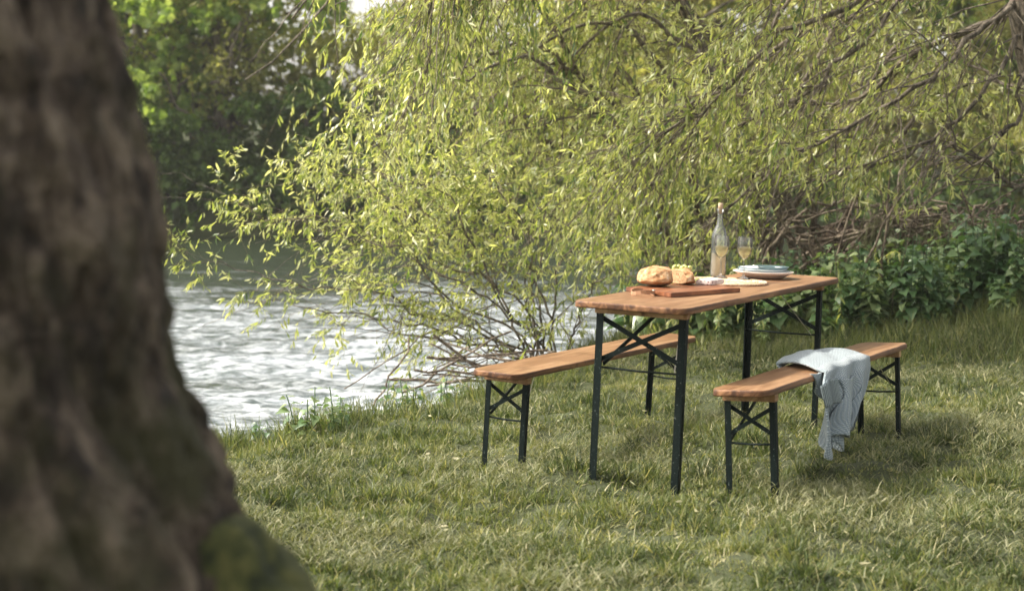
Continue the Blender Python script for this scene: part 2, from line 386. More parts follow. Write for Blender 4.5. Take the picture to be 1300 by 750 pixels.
def spawn(parents, radii, n, lo, hi, spread, grav, K, trange=(.1,1), fwd=.5, bias=(0,0,0), r0=None, rs=.45, wob=.02):
    """children of the curves: parents (N,K,3)"""
    Np, Kp = parents.shape[:2]; ln = np.linalg.norm(parents[:,-1]-parents[:,0], axis=1); 
    idx = rng.choice(Np, n, p=ln/ln.sum()); t = rng.uniform(trange[0], trange[1], n)
    f = t*(Kp-1); i = np.clip(f.astype(int), 0, Kp-2); w = (f-i)[:,None]
    p = parents[idx,i]*(1-w)+parents[idx,i+1]*w; tg = norm(parents[idx,i+1]-parents[idx,i])
    pr = radii[idx,i]
    d = norm(tg*fwd+rng.normal(size=(n,3))*spread+np.array(bias)); L = rng.uniform(lo, hi, n)*(1-.35*t)
    s = np.linspace(0, 1, K)[None,:,None]
    P = p[:,None,:]+d[:,None,:]*L[:,None,None]*s+np.array([0,0,-1.])*(grav*L[:,None,None]*s**2)
    wv = rng.normal(size=(n,K,3))*wob*L[:,None,None]; wv[:,0] = 0; wv = wv*s; P = P+wv
    ra = np.minimum(pr*rs, (r0 if r0 else 1e9)); R = ra[:,None]*(1-.75*s[:,:,0])
    return P, np.maximum(R, .0009)
def leaves(tw, n, L, W, droop=.5, out=.6, fwd=.55, v0=.5, vs=.22, trange=(.1,1), lowv=None, cup=.25):
    """n leaves on the twigs tw (N,K,3) -> V,F,v"""
    Np, K = tw.shape[:2]; idx = rng.integers(0, Np, n); t = rng.uniform(trange[0], trange[1], n)**.8
    f = t*(K-1); i = np.clip(f.astype(int), 0, K-2); w = (f-i)[:,None]
    p = tw[idx,i]*(1-w)+tw[idx,i+1]*w; tg = norm(tw[idx,i+1]-tw[idx,i])
    d = norm(tg*fwd+norm(rng.normal(size=(n,3)))*out+np.array([0,0,-droop]))
    return leaf_cards(p, d, rng.uniform(L*.4, L*1.3, n), W, v0+rng.normal(size=n)*vs+rng.normal(size=Np)[idx]*.12, cup)
def leaf_cards(p, d, L, W, v, cup=.25, seg=2):
    n = len(p); side = norm(np.cross(d, norm(rng.normal(size=(n,3))))); up = np.cross(side, d)
    L = L[:,None]; W = (W*L/L.mean()) if np.isscalar(W) else W[:,None]
    a = p; m = p+d*L*.42+up*L*.05; b = p+d*L-up*L*rng.uniform(-.05,.22,(n,1))
    l = p+d*L*.36+side*W*.5+up*W*cup; r = p+d*L*.36-side*W*.5+up*W*cup
    l2 = p+d*L*.70+side*W*.38+up*W*cup*.6-up*L*.03; r2 = p+d*L*.70-side*W*.38+up*W*cup*.6-up*L*.03
    V = np.stack([a, l, r, l2, r2, b, m], 1)           # 7 verts
    k = np.arange(n)[:,None]*7
    T = np.concatenate([k+np.array([[0,6,1]]), k+np.array([[0,2,6]]), k+np.array([[3,6,5]]), k+np.array([[4,5,6]]), k+np.array([[1,6,3]]), k+np.array([[2,4,6]])])
    return V.reshape(-1,3), T, np.repeat(np.clip(v, 0, 1), 7)
def join(parts):
    V = []; F3 = []; F4 = []; A = []; o = 0
    for p in parts:
        v, f = p[0], p[1]; V.append(v); (F3 if f.shape[1] == 3 else F4).append(f+o); o += len(v)
        if len(p) > 2: A.append(p[2])
    Fs = ([np.concatenate(F3)] if F3 else [])+([np.concatenate(F4)] if F4 else [])
    return np.concatenate(V), Fs, (np.concatenate(A) if A else None)

def limb_set(lims, K=24, wob=.04):
    P = np.stack([smooth_poly(l[0], K, wob, i) for i, l in enumerate(lims)])
    s = np.linspace(0, 1, K)[None,:]
    R = np.array([l[1] for l in lims])[:,None]*(1-s)+np.array([l[2] for l in lims])[:,None]*s
    return P, R

def build_willow(name, trunk, limbs, nb, nt_, nl, label, cat='willow', leafm='willow_leaf', bl=(.7,1.8), tl=(.25,.75), grav=.35, bgrav=.3, leafL=.066, leafW=.0115, v0=.5, bias=(0,0,0), keep=None, bare=0, spread=.55, strands=0):
    root = empty(name, tuple(trunk[0][0]) if trunk else tuple(limbs[0][0][0])); tag(root, label, cat)
    o = np.array(root.location)
    if trunk:
        TP = smooth_poly(trunk[0], 16, .02)[None]; tr = np.linspace(trunk[1], trunk[2], 16)[None]
        V, F = tubes(TP, tr, 12); link('trunk', mesh_np('trunk', V-o, F, None, True), M['bark'], root)
    P0, R0 = limb_set(limbs)
    P1, R1 = spawn(P0, R0, nb, bl[0], bl[1], spread, bgrav, 10, (.12,1), .7, bias, r0=.012)
    P2, R2 = spawn(P1, R1, nt_, tl[0], tl[1], .5, grav, 6, (.1,1), .6, (0,0,0), r0=.0035)
    P3, R3 = spawn(P0, R0, nt_//6, tl[0], tl[1], .6, grav, 6, (.3,1), .6, (0,0,0), r0=.0035)
    P2 = np.concatenate([P2, P3]); R2 = np.concatenate([R2, R3])
    if keep is not None:
        m = keep(P2[:,-1]); P2 = P2[m]; R2 = R2[m]; m = keep(P1[:,-1]) & keep(P1[:,5]); P1 = P1[m]; R1 = R1[m]
    tb = [tubes(P0, R0, 7), tubes(P1, R1, 5)]
    if bare:
        Pb, Rb = spawn(P0, R0, bare, .4, 1.5, .35, .15, 8, (.05,1), .6, (-.25,0,-.25), r0=.007, rs=.6); tb.append(tubes(Pb, Rb, 4))
    V, F, _ = join(tb)
    link('branches', mesh_np('branches', V-o, F, None, True), M['bark'], root)
    hang = []
    if strands:
        PS, RS = spawn(np.concatenate([P0[:, ::3][:, :8]]), R0[:, ::3][:, :8], strands, .7, 1.6, .22, .12, 9, (.15,1), .25, (0,0,-1.1), r0=.003, wob=.012)
        if keep is not None: m = keep(PS[:,-1]) & keep(PS[:,5]); PS = PS[m]; RS = RS[m]
        SV, SF, sv = leaves(PS, len(PS)*30, leafL*1.15, leafW*1.1, droop=.8, out=.4, v0=.28, vs=.15)
        hang = [(SV, SF, sv)]
        V, F, _ = join([tubes(P2, R2, 3), tubes(PS, RS, 4)])
    else: V, F = tubes(P2, R2, 3)
    link('twigs', mesh_np('twigs', V-o, F, None, True), M['twig'], root)
    LT = np.concatenate([P2, P2[:, ::1]])
    V, F, v = join([leaves(P2, int(nl*min(1, .12+.95*len(P2)/(nt_*7/6))), leafL, leafW, v0=v0)]+hang)
    link('foliage', mesh_np('foliage', V-o, F, {'v': v}), M[leafm], root)
    return root

exec_veg = True
def keepL(q):
    """keeps the willow crown off the open stretch of river on the left"""
    lim = -1.95+.55*sstep(1.2, .2, q[:,2])*0+(.35*np.sin(q[:,2]*5)+.25*np.sin(q[:,2]*11+1))
    lim = lim+sstep(1.5, 2.3, q[:,2])*1.3
    xx = q[:,0]*12/np.maximum(q[:,1],1); zz = 1.45+(q[:,2]-1.45)*12/np.maximum(q[:,1],1); r = rng.uniform(0,1,len(q))
    rootside = (xx > 1.75) & (zz < .98+.12*np.sin(xx*4)) & (r < .93)       # the lower right stays open in front of the roots
    water = (xx < .75) & (zz < .50) & (r < .55)
    thin = (xx > 1.2) & (rng.uniform(0,1,len(q)) < .36+.3*np.sin(xx*3.1+zz*4)+.22*sstep(1.9,2.7,xx))
    return (xx > lim) & (q[:,2] > -.5) & ~rootside & ~water & ~thin
# big weeping willow: trunk just outside the right hand edge, limbs arching to the left
limbs = [
 ([(3.78,12.5,2.6),(3.3,12.3,2.25),(2.7,12.0,1.75),(1.9,11.8,1.25),(1.3,11.7,.85)], .026, .005),
 ([(3.7,12.5,2.8),(3.0,12.6,2.6),(2.4,12.4,2.05),(1.7,12.2,1.6),(.9,12.0,1.15)], .024, .005),
 ([(3.7,12.4,2.7),(2.9,11.9,2.75),(2.0,11.6,2.2),(1.3,11.4,1.7),(.8,11.3,1.3)], .03, .005),
 ([(3.7,12.4,3.0),(2.4,12.0,3.6),(.9,11.6,3.3),(-.1,11.3,2.6),(-.6,11.2,1.9)], .05, .006),
 ([(3.7,12.4,3.1),(2.6,12.6,4.0),(.8,12.6,4.1),(-.8,12.4,3.3),(-1.5,12.2,2.3)], .06, .006),
 ([(3.7,12.4,3.1),(2.0,11.5,3.9),(.4,11.0,3.5),(-.3,10.7,2.8),(-.5,10.6,2.2)], .045, .005),
 ([(3.6,12.4,2.9),(2.6,11.6,3.2),(1.9,11.2,2.7),(1.5,11.0,2.1)], .035, .005),
 ([(4.0,12.6,1.3),(3.6,12.3,1.2),(3.2,12.0,1.4),(2.9,11.8,1.6)], .02, .005),
 ([(3.8,12.6,2.5),(3.3,13.0,2.3),(2.5,13.2,1.8),(1.6,13.1,1.75),(.6,13.0,1.4)], .028, .006),
 ([(3.7,12.4,3.2),(3.2,13.2,4.2),(1.6,13.8,4.3),(0.2,13.8,3.4),(-.7,13.6,2.2)], .05, .006),
 ([(3.75,12.5,2.3),(3.45,12.3,1.95),(3.0,12.1,1.5),(2.3,12.0,1.25),(1.7,11.9,1.0)], .022, .005),
 ([(3.72,12.4,2.0),(3.5,12.2,1.6),(3.25,12.0,1.35),(2.9,11.9,1.3)], .02, .005),
]
if exec_veg:
    build_willow('willow_tree', ([(4.5,13.2,.1),(4.1,12.9,1.2),(3.78,12.5,2.2),(3.68,12.4,3.2)], .2, .1), limbs, 290, 2900, 43000,
        'weeping willow at the right edge whose long limbs arch left over the picnic table', keep=keepL, bias=(-.35,0,-.15), spread=.42, v0=.55, bare=420, strands=420)
    # sprawling willow further along the bank behind the table
    limbs = []
    for k in range(22):
        a = rng.uniform(-1, 1); b0 = np.array([rng.uniform(1.4,2.9), rng.uniform(14.3,15.6), -.15]); reach = rng.uniform(1.4,3.8); h = rng.uniform(1.6,3.9)
        dx = -reach*rng.uniform(.75,1.0) if k < 16 else reach*.6; dy = -rng.uniform(-.4,2.2)
        limbs.append(([b0, b0+[dx*.25,dy*.2,h*.55], b0+[dx*.6,dy*.6,h*.95], b0+[dx,dy,h*rng.uniform(.5,.85)]], .04, .005))
    build_willow('leaning_willow', None, limbs, 310, 2900, 39000, 'sprawling pale green willow leaning out over the rapids behind the table', keep=keepL, v0=.6, spread=.5, bias=(-.2,-.1,0), strands=200)
    # low shrub that fans out from the bank edge behind the left bench
    limbs = []
    for (dx, dy, h) in [(-2.3,-.8,.75),(-2.0,-.3,.45),(-1.8,-.6,1.05),(-1.55,-.2,1.35),(-1.3,0,.6),(-1.1,-.4,1.6),(-.8,.1,1.1),(-.6,-.2,1.6),(-.3,0,1.3),(.1,.1,1.2),(.4,0,.9),(-1.7,.2,.25),(-1.0,.3,.3),(.55,.2,1.4),(-2.2,.1,1.2),(-1.9,.4,1.5)]:
        b0 = np.array([.25+rng.uniform(-.12,.12), 12.2+rng.uniform(-.15,.15), -.12])
        limbs.append(([b0, b0+[dx*.3,dy*.3,h*.45], b0+[dx*.65,dy*.7,h*.8], b0+[dx,dy,h]], .010, .0025))
    build_willow('willow_shrub', None, limbs, 110, 1100, 10500, 'thin open willow shrub fanning out from the bank edge behind the left bench', 'shrub', bl=(.3,.9), tl=(.15,.4), grav=.1, bgrav=.0, leafL=.06, v0=.55, bare=90, spread=.35, bias=(-.1,0,.1))

# ---------------------------------------------------------------- far bank trees
def crown_tree(seed, H, W, nleaf, leafL, leafW, leafm, z0=.25, nl=14, v0=.5, lobes=26, droop=.3):
    """returns trunk mesh + crown mesh: limbs carry lobes of leaf sprays"""
    global rng
    keep_rng = rng; rng = np.random.default_rng(seed)
    lims = []
    for k in range(nl):
        a = rng.uniform(0, 2*PI); h0 = rng.uniform(.12,.6)*H; r = W*rng.uniform(.35,.95)*.5; h1 = h0+rng.uniform(.1,.4)*H
        lims.append(([(0,0,h0),(math.cos(a)*r*.4,math.sin(a)*r*.4,h0+(h1-h0)*.4),(math.cos(a)*r,math.sin(a)*r,h1)], .012*H, .003*H))
    lims.append(([(0,0,-.3),(.1,.05,H*.35),(-.1,.1,H*.8)], .03*H, .006*H))
    P0, R0 = limb_set(lims, 14, .12)
    P1, R1 = spawn(P0, R0, 90, .12*W, .32*W, .8, .05, 7, (.35,1), .5, (0,0,.15), r0=.006*H)
    V, F, _ = join([tubes(P0, R0, 8), tubes(P1, R1, 4)])
    tm = mesh_np('far_trunk', V, F, None, True)
    P2, R2 = spawn(P1, R1, 700, .05*W, .16*W, .8, .3, 5, (.2,1), .4, (0,0,0), r0=.01)
    # second shell: sprays on the outside of overlapping lobes
    c = np.stack([rng.normal(size=lobes)*.24*W, rng.normal(size=lobes)*.24*W, rng.uniform(z0*H, H*.97, lobes)], 1)
    c[:,:2] *= np.sqrt(np.clip(1-((c[:,2:3]/H-.5)/.62)**2, .1, 1))*1.25
    rad = rng.uniform(.09,.2,lobes)*W; k = rng.integers(0, lobes, 1500); u = norm(rng.normal(size=(1500,3))); u[:,2] = np.abs(u[:,2])*.8-.15
    p = c[k]+u*rad[k][:,None]*rng.uniform(.6,1.05,(1500,1)); d = norm(u+rng.normal(size=(1500,3))*.5+[0,0,-droop])
    s = np.linspace(0,1,5)[None,:,None]; P3 = p[:,None]+d[:,None]*(.07*W)*s+np.array([0,0,-1.])*.02*W*s**2
    tw = np.concatenate([P2, P3])
    V, F, v = leaves(tw, nleaf, leafL, leafW, droop=.3, out=1.0, fwd=.3, v0=v0, vs=.2)
    cm = mesh_np('far_crown', V, F, {'v': v}); cm.materials.append(M[leafm]); tm.materials.append(M['bark_far'])
    rng = keep_rng
    return tm, cm
if exec_veg:
    kinds = {
     'maple': crown_tree(11, 8.5, 8, 30000, .20, .15, 'broad_leaf', z0=.02, v0=.5),
     'gold': crown_tree(12, 7, 7.5, 40000, .17, .07, 'gold_leaf', z0=.03, v0=.55, droop=.8),
     'thin': crown_tree(13, 9, 7, 11000, .16, .07, 'gold_leaf', z0=.3, v0=.45),
     'dark': crown_tree(14, 4.5, 6, 26000, .17, .12, 'dark_leaf', z0=-.02, v0=.5),
    }
    spots = [
     ('maple_tree','maple',-9.3,43.6,0,1,'big leafy green maple on the far bank nearest the dark foreground trunk','far_tree'),
     ('willow_bush','gold',-2.3,45.5,.6,.72,'pale golden willow on the far bank at the edge of the sky gap','g'),
     ('thin_tree','thin',-11.2,48.5,2.,1.1,'sparse thin crowned tree with a bare grey trunk on the far bank behind the maple','t'),
     ('maple_tree','maple',-15.5,50,1.,1.2,'tall green maple behind the foreground trunk, second row of the far bank','f'),
     ('dark_shrub','dark',-7.9,42.4,.4,.45,'dark ivy covered shrub hanging over the water at the foot of the far maple','d'),
     ('dark_shrub','dark',-5.0,42.9,1.8,.6,'dark shrub on the far bank below the sparse tree','d'),
     ('willow_bush','gold',3.0,44,2.1,1.15,'golden willow on the far bank straight behind the middle of the near willows','g'),
     ('dark_shrub','dark',.2,43.5,3,.8,'dark shrub on the far bank seen through the gap in the near willow','d'),
     ('willow_bush','gold',8.4,43,3.3,1.15,'golden willow on the far bank behind the wine bottle and plates','g'),
     ('maple_tree','maple',13.5,45,4,.95,'green maple on the far bank near the right edge','f'),
     ('willow_bush','gold',13.0,40.5,5,.62,'low bright yellow willow on the far bank at the right edge','g'),
     ('willow_bush','gold',18.5,43,.2,1.2,'golden willow on the far bank beyond the right edge trunk','g'),
     ('maple_tree','maple',5.8,50,2.4,1.15,'tall maple rising behind the golden willows of the far bank','f'),
     ('bare_trunk_tree','thin',-7.3,42.9,1.0,.8,'slim tree with a pale bare trunk standing in front of the far maple','t'),
     ('willow_bush','gold',-5.0,44.6,2.6,.55,'low beige gold willow below the sky gap on the far bank','g'),
     ('thin_tree','thin',-1.0,52,4,1.0,'sparse tree rising beside the sky gap at the top of the picture','t'),
    ]
    for (nm, kd, x, y, rz, sc, lab, _) in spots:
        r = empty(nm, (x, y, float(ground_z(np.array([x]), np.array([y]))[0])-.15), (0,0,rz)); r.scale = (sc,sc,sc); tag(r, lab, 'tree' if 'tree' in nm else 'shrub')
        tm, cm = kinds[kd]
        for n2, me in (('trunk', tm), ('crown', cm)):
            c = bpy.data.objects.new(n2, me); COL.objects.link(c); c.parent = r
    # leafy undergrowth along the far water line: nobody could count it
    n = 5000; x = rng.uniform(-20, 24, n); t = rng.uniform(0, 1, n)
    yl = np.interp(x, FAR[:,0], FAR[:,1]); p = np.stack([x, yl+rng.uniform(.2,2.5,n), np.full(n, -.4)+rng.uniform(0,1,n)*1.4*(.6+.8*vnoise(x, x*0, 3, .8))], 1)
    s = np.linspace(0,1,5)[None,:,None]; d = norm(rng.normal(size=(n,3))*.6+[0,-.4,.1]); P = p[:,None]+d[:,None]*.6*s+np.array([0,0,-1.])*.25*s**2
    V, F, v = leaves(P, 45000, .2, .12, v0=.5)
    o = link('undergrowth', mesh_np('undergrowth', V, F, {'v': v}), M['dark_leaf']); tag(o, 'dark leafy undergrowth trailing along the far water line', 'undergrowth', kind='stuff')

# ---------------------------------------------------------------- grass
def blades(n, xy, L, W, lean, v, seed, lift=0., K=4, curl=1.0, az=None):
    r = np.random.default_rng(seed); x, y = xy[:,0], xy[:,1]; z = ground_z(x, y)-.005+lift
    if az is None: az = r.uniform(0, 2*PI, n)
    dx = np.stack([np.cos(az), np.sin(az), 0*az], 1); s = np.linspace(0, 1, K)[None,:]
    ang = lean[:,None]*(.35+.65*s*curl)                      # angle from vertical grows along the blade
    st = L[:,None]/(K-1); hx = np.cumsum(np.sin(ang)*st, 1)-np.sin(ang[:,:1])*st; hz = np.cumsum(np.cos(ang)*st, 1)-np.cos(ang[:,:1])*st
    C = np.stack([x, y, z], 1)[:,None]+dx[:,None]*hx[:,:,None]+np.array([0,0,1.])*hz[:,:,None]
    tw = r.uniform(0, 2*PI, n); sd = np.stack([np.cos(tw), np.sin(tw), 0*tw], 1)
    w = W[:,None]*(1-s**1.5*.9)*.5
    A = C+sd[:,None]*w[:,:,None]; B = C-sd[:,None]*w[:,:,None]
    V = np.stack([A, B], 2).reshape(-1,3)
    b = np.arange(n)[:,None,None]*K*2; k = np.arange(K-1)[None,:,None]*2
    F = (b+k+np.array([0,1,3,2])[None,None,:]).reshape(-1,4)
    return V, F, np.repeat(np.clip(v, 0, 1), K*2)
def field(n, seed, y0=4.6, y1=14.5, smin=.02, p=1.0):
    r = np.random.default_rng(seed); out = []
    while sum(len(o) for o in out) < n:
        y = y0+(y1-y0)*r.uniform(0,1,n)**p; x = r.uniform(-1,1,n)*(.32*y+.35)
        m = sdist(x, y, BANK) > smin-.25*r.uniform(0,1,n)
        # keep a density that thins with distance
        out.append(np.stack([x[m], y[m]], 1))
    return np.concatenate(out)[:n]
if exec_veg:
    parts = []
    # turf in tufts
    nt_ = 22000; tc = field(int(nt_*1.7), 101); per = 21; tq = np.random.default_rng(55).uniform(0,1,len(tc)) < .42+1.0*sstep(.38,.62,fbm(tc[:,0],tc[:,1],91,5.5,3)); tc = tc[tq][:nt_]; nt_ = len(tc); n = nt_*per; r = np.random.default_rng(5)
    ctr = np.repeat(tc, per, 0); off = r.normal(size=(n,2))*.017; xy = ctr+off
    big = fbm(xy[:,0], xy[:,1], 41, 1.3, 3); pat = fbm(xy[:,0], xy[:,1], 44, 4.5, 3)
    az = np.arctan2(off[:,1], off[:,0])+r.normal(size=n)*.9
    tuftv = np.repeat(r.normal(size=nt_)*.12, per); tl = np.repeat(r.uniform(.5,1.6,nt_), per)
    L = (.018+.042*r.uniform(0,1,n)**1.6)*tl*(.25+1.7*pat**1.3); lean = np.clip(r.normal(1.05,.42,n)+np.repeat(r.normal(size=nt_)*.2, per), .1, 1.8)
    v = .33+tuftv*1.2+r.normal(size=n)*.12+(big-.5)*.8-(pat-.5)*.5
    v = np.where(r.uniform(0,1,n) < .09, r.uniform(.7,1,n), v)
    parts.append(blades(n, xy, L, np.full(n,.0056)*r.uniform(.5,1.35,n), lean, v, 6, az=az))
    V, F, v = join(parts)
    o = link('grass', mesh_np('grass', V, F, {'v': v}), M['grass']); tag(o, 'mown rough grass covering the river bank around the table and benches', 'grass', kind='stuff')
    # cut grass lying loose in swathes
    n = 75000; xy = field(n*4, 111); w = fbm(xy[:,0], xy[:,1], 61, 1.7, 4)+.25*fbm(xy[:,0], xy[:,1], 66, 7, 2); q = np.random.default_rng(9)
    m = q.uniform(0,1,len(xy)) < np.clip((w-.57)*4, .05, .9); xy = xy[m][:n]; n = len(xy)
    lean = q.normal(1.45,.22,n); lift = q.uniform(0,1,n)**2*.055*np.clip((fbm(xy[:,0],xy[:,1],61,1.7,4)-.35)*3, .15, 1)+.012
    V, F, v = blades(n, xy, q.uniform(.02,.08,n), np.full(n,.0038), np.clip(lean,.8,1.9), q.normal(.45,.25,n), 8, lift, K=5, curl=1.25)
    o = link('cut_grass', mesh_np('cut_grass', V, F, {'v': v}), M['hay']); tag(o, 'dry straw coloured grass cuttings lying over the mown bank', 'cut grass', kind='stuff')
    q = np.random.default_rng(15); n = 420; xy = field(n, 131); p = np.stack([xy[:,0], xy[:,1], ground_z(xy[:,0], xy[:,1])+.03+q.uniform(0,.02,n)], 1); d = norm(q.normal(size=(n,3))*[1,1,.25])
    keep_ = rng; rng = q; V, F, v = leaf_cards(p, d, q.uniform(.02,.05,n), q.uniform(.006,.016,n), q.uniform(.45,1,n), .2); rng = keep_
    o = link('leaf_litter', mesh_np('leaf_litter', V, F, {'v': v}), M['hay']); tag(o, 'small pale fallen leaves scattered over the grass', 'fallen leaves', kind='stuff')
    # taller grass at the bank edge and below the nettles
    q = np.random.default_rng(19); n = 52000; xy = field(n*5, 121, 7.5, 14.5); s = sdist(xy[:,0], xy[:,1], BANK)
    tall = np.maximum(sstep(.55, .05, s), sstep(10.6, 12.2, xy[:,1]+.35*xy[:,0]-.6)); m = q.uniform(0,1,len(xy)) < tall*.8*vnoise(xy[:,0], xy[:,1], 71, 3); xy = xy[m][:n]; n = len(xy)
    V, F, v = blades(n, xy, q.uniform(.05,.2,n), np.full(n,.0055), np.clip(q.normal(.7,.35,n),.05,1.7), q.normal(.38,.2,n), 21, K=5)
    o = link('long_grass', mesh_np('long_grass', V, F, {'v': v}), M['grass']); tag(o, 'longer uncut grass along the bank edge and at the foot of the nettles', 'long grass', kind='stuff')

# ---------------------------------------------------------------- nettles and other plants
def weed_mesh(seed, H, nst, leafL, leafW, pairs, lean=.25):
    q = np.random.default_rng(seed); st = []; P = []; D = []; Ls = []
    for k in range(nst):
        a = q.uniform(0, 2*PI); l = q.uniform(0, lean); h = H*q.uniform(.65,1.05); b = np.array([q.normal()*.05, q.normal()*.05, 0])
        s = np.linspace(0,1,8)[:,None]; c = b+np.array([math.cos(a),math.sin(a),0])*l*h*s**1.6+np.array([0,0,1.])*h*s; st.append(c)
        for j in range(pairs):
            t = .15+.85*(j+.5)/pairs; pos = b+np.array([math.cos(a),math.sin(a),0])*l*h*t**1.6+np.array([0,0,1.])*h*t
            aa = (j%2)*PI/2+a+q.normal()*.3; sz = leafL*(1.15-.55*abs(t-.45)-.35*(t > .9))*q.uniform(.75,1.15)
            for sgn in (0, PI):
                P.append(pos); D.append([math.cos(aa+sgn), math.sin(aa+sgn), q.uniform(-.55,.25)+.5*(t > .9)]); Ls.append(sz)
    P = np.array(P); D = norm(np.array(D)); Ls = np.array(Ls); n = len(P)
    side = norm(np.cross(D, np.array([0,0,1.])+q.normal(size=(n,3))*.25)); up = np.cross(side, D); up = up*np.sign(up[:,2:3]+1e-6)
    # serrated outline: 7 stations
    prof = [(0,0),(.08,.30),(.2,.47),(.34,.44),(.5,.36),(.56,.33),(.68,.23),(.84,.11),(1,0)]
    Vs = []; 
    P = P+D*.012
    for (t, w) in prof:
        c = P+D*(Ls*t)[:,None]-up*(Ls*t*t*.32)[:,None]
        Vs += [c+side*(Ls*w*leafW)[:,None]+up*(Ls*w*.22)[:,None], c, c-side*(Ls*w*leafW)[:,None]+up*(Ls*w*.22)[:,None]]
    V = np.stack(Vs, 1); K = len(prof); base = np.arange(n)[:,None,None]*K*3; kk = np.arange(K-1)[None,:,None]*3
    F = np.concatenate([(base+kk+np.array([0,1,4,3])).reshape(-1,4), (base+kk+np.array([1,2,5,4])).reshape(-1,4)])
    v = np.repeat(np.clip(q.normal(.5,.2,n),0,1), K*3)
    lm = mesh_np('weed_leaves', V.reshape(-1,3), F, {'v': v}, True)
    SV, SF = tubes(np.array(st), np.full((nst,8), .0032), 5)
    return mesh_np('weed_stems', SV, SF, {'v': np.full(len(SV), .35)}, True), lm
def place_weed(nm, meshes, x, y, rz, sc, lab, cat, group=None, dz=0):
    r = empty(nm, (x, y, float(ground_z(np.array([x]), np.array([y]))[0])-.02+dz), (0,0,rz)); r.scale = (sc,sc,sc); tag(r, lab, cat, group)
    for n2, me in zip(('stems', 'leaves'), meshes):
        c = bpy.data.objects.new(n2, me); COL.objects.link(c); c.parent = r
    return r
if exec_veg:
    NET = [weed_mesh(200+i, .62, 6, .088, .9, 9) for i in range(4)]
    BROAD = weed_mesh(230, .42, 5, .19, .9, 4, .5)
    SMALL = weed_mesh(240, .30, 4, .07, .8, 6, .35)
    for a in [m for pr in NET+[BROAD, SMALL] for m in pr]: a.materials.append(M['nettle_leaf'])
    q = random.Random(3)
    for i in range(128):
        u = q.random(); x = 1.15+u*3.6; y = 12.35-.12*x+q.random()*1.5
        if q.random() < .25: y -= .35
        place_weed('nettle', NET[i%4], x, y, q.uniform(0,6.28), q.choice([.5,.7,.8,.9,1.0,1.15])*(.8+.25*u), 'leafy green nettle in the dense bed between the table and the willow roots', 'nettle', 'nettles below the willow')
    for i in range(14):
        x = q.uniform(1.8,4.4); y = 12.1-.1*x+q.uniform(0,1.3)
        place_weed('broad_leaved_weed', BROAD, x, y, q.uniform(0,6.28), q.uniform(.4,.75), 'broad leaved weed mixed in among the nettles at the right', 'weed', 'broad leaved weeds among the nettles')
    for i in range(26):
        x = q.uniform(.95,1.9); y = 11.7+.5*x+q.uniform(-.3,.9)
        place_weed('broad_leaved_weed', BROAD, x, y, q.uniform(0,6.28), q.uniform(.7,1.1), 'broad leaved green weed seen between the legs of the table', 'weed', 'broad leaved weeds behind the table')
    for i, (x, y, s, lab) in enumerate([(-1.05,9.0,1.0,'small leafy weed standing alone against the water at the bank edge'),(-.9,9.15,.75,'shorter leafy weed just right of the lone one at the bank edge'),(-.62,9.75,.8,'leafy weed at the bank edge left of the left bench'),(-.4,10.1,.9,'leafy weed at the bank edge below the willow shrub'),(-1.3,8.7,.55,'tiny weed at the left end of the grassy bank edge')]):
        place_weed('weed', SMALL, x, y, i*1.3, s, lab, 'weed')

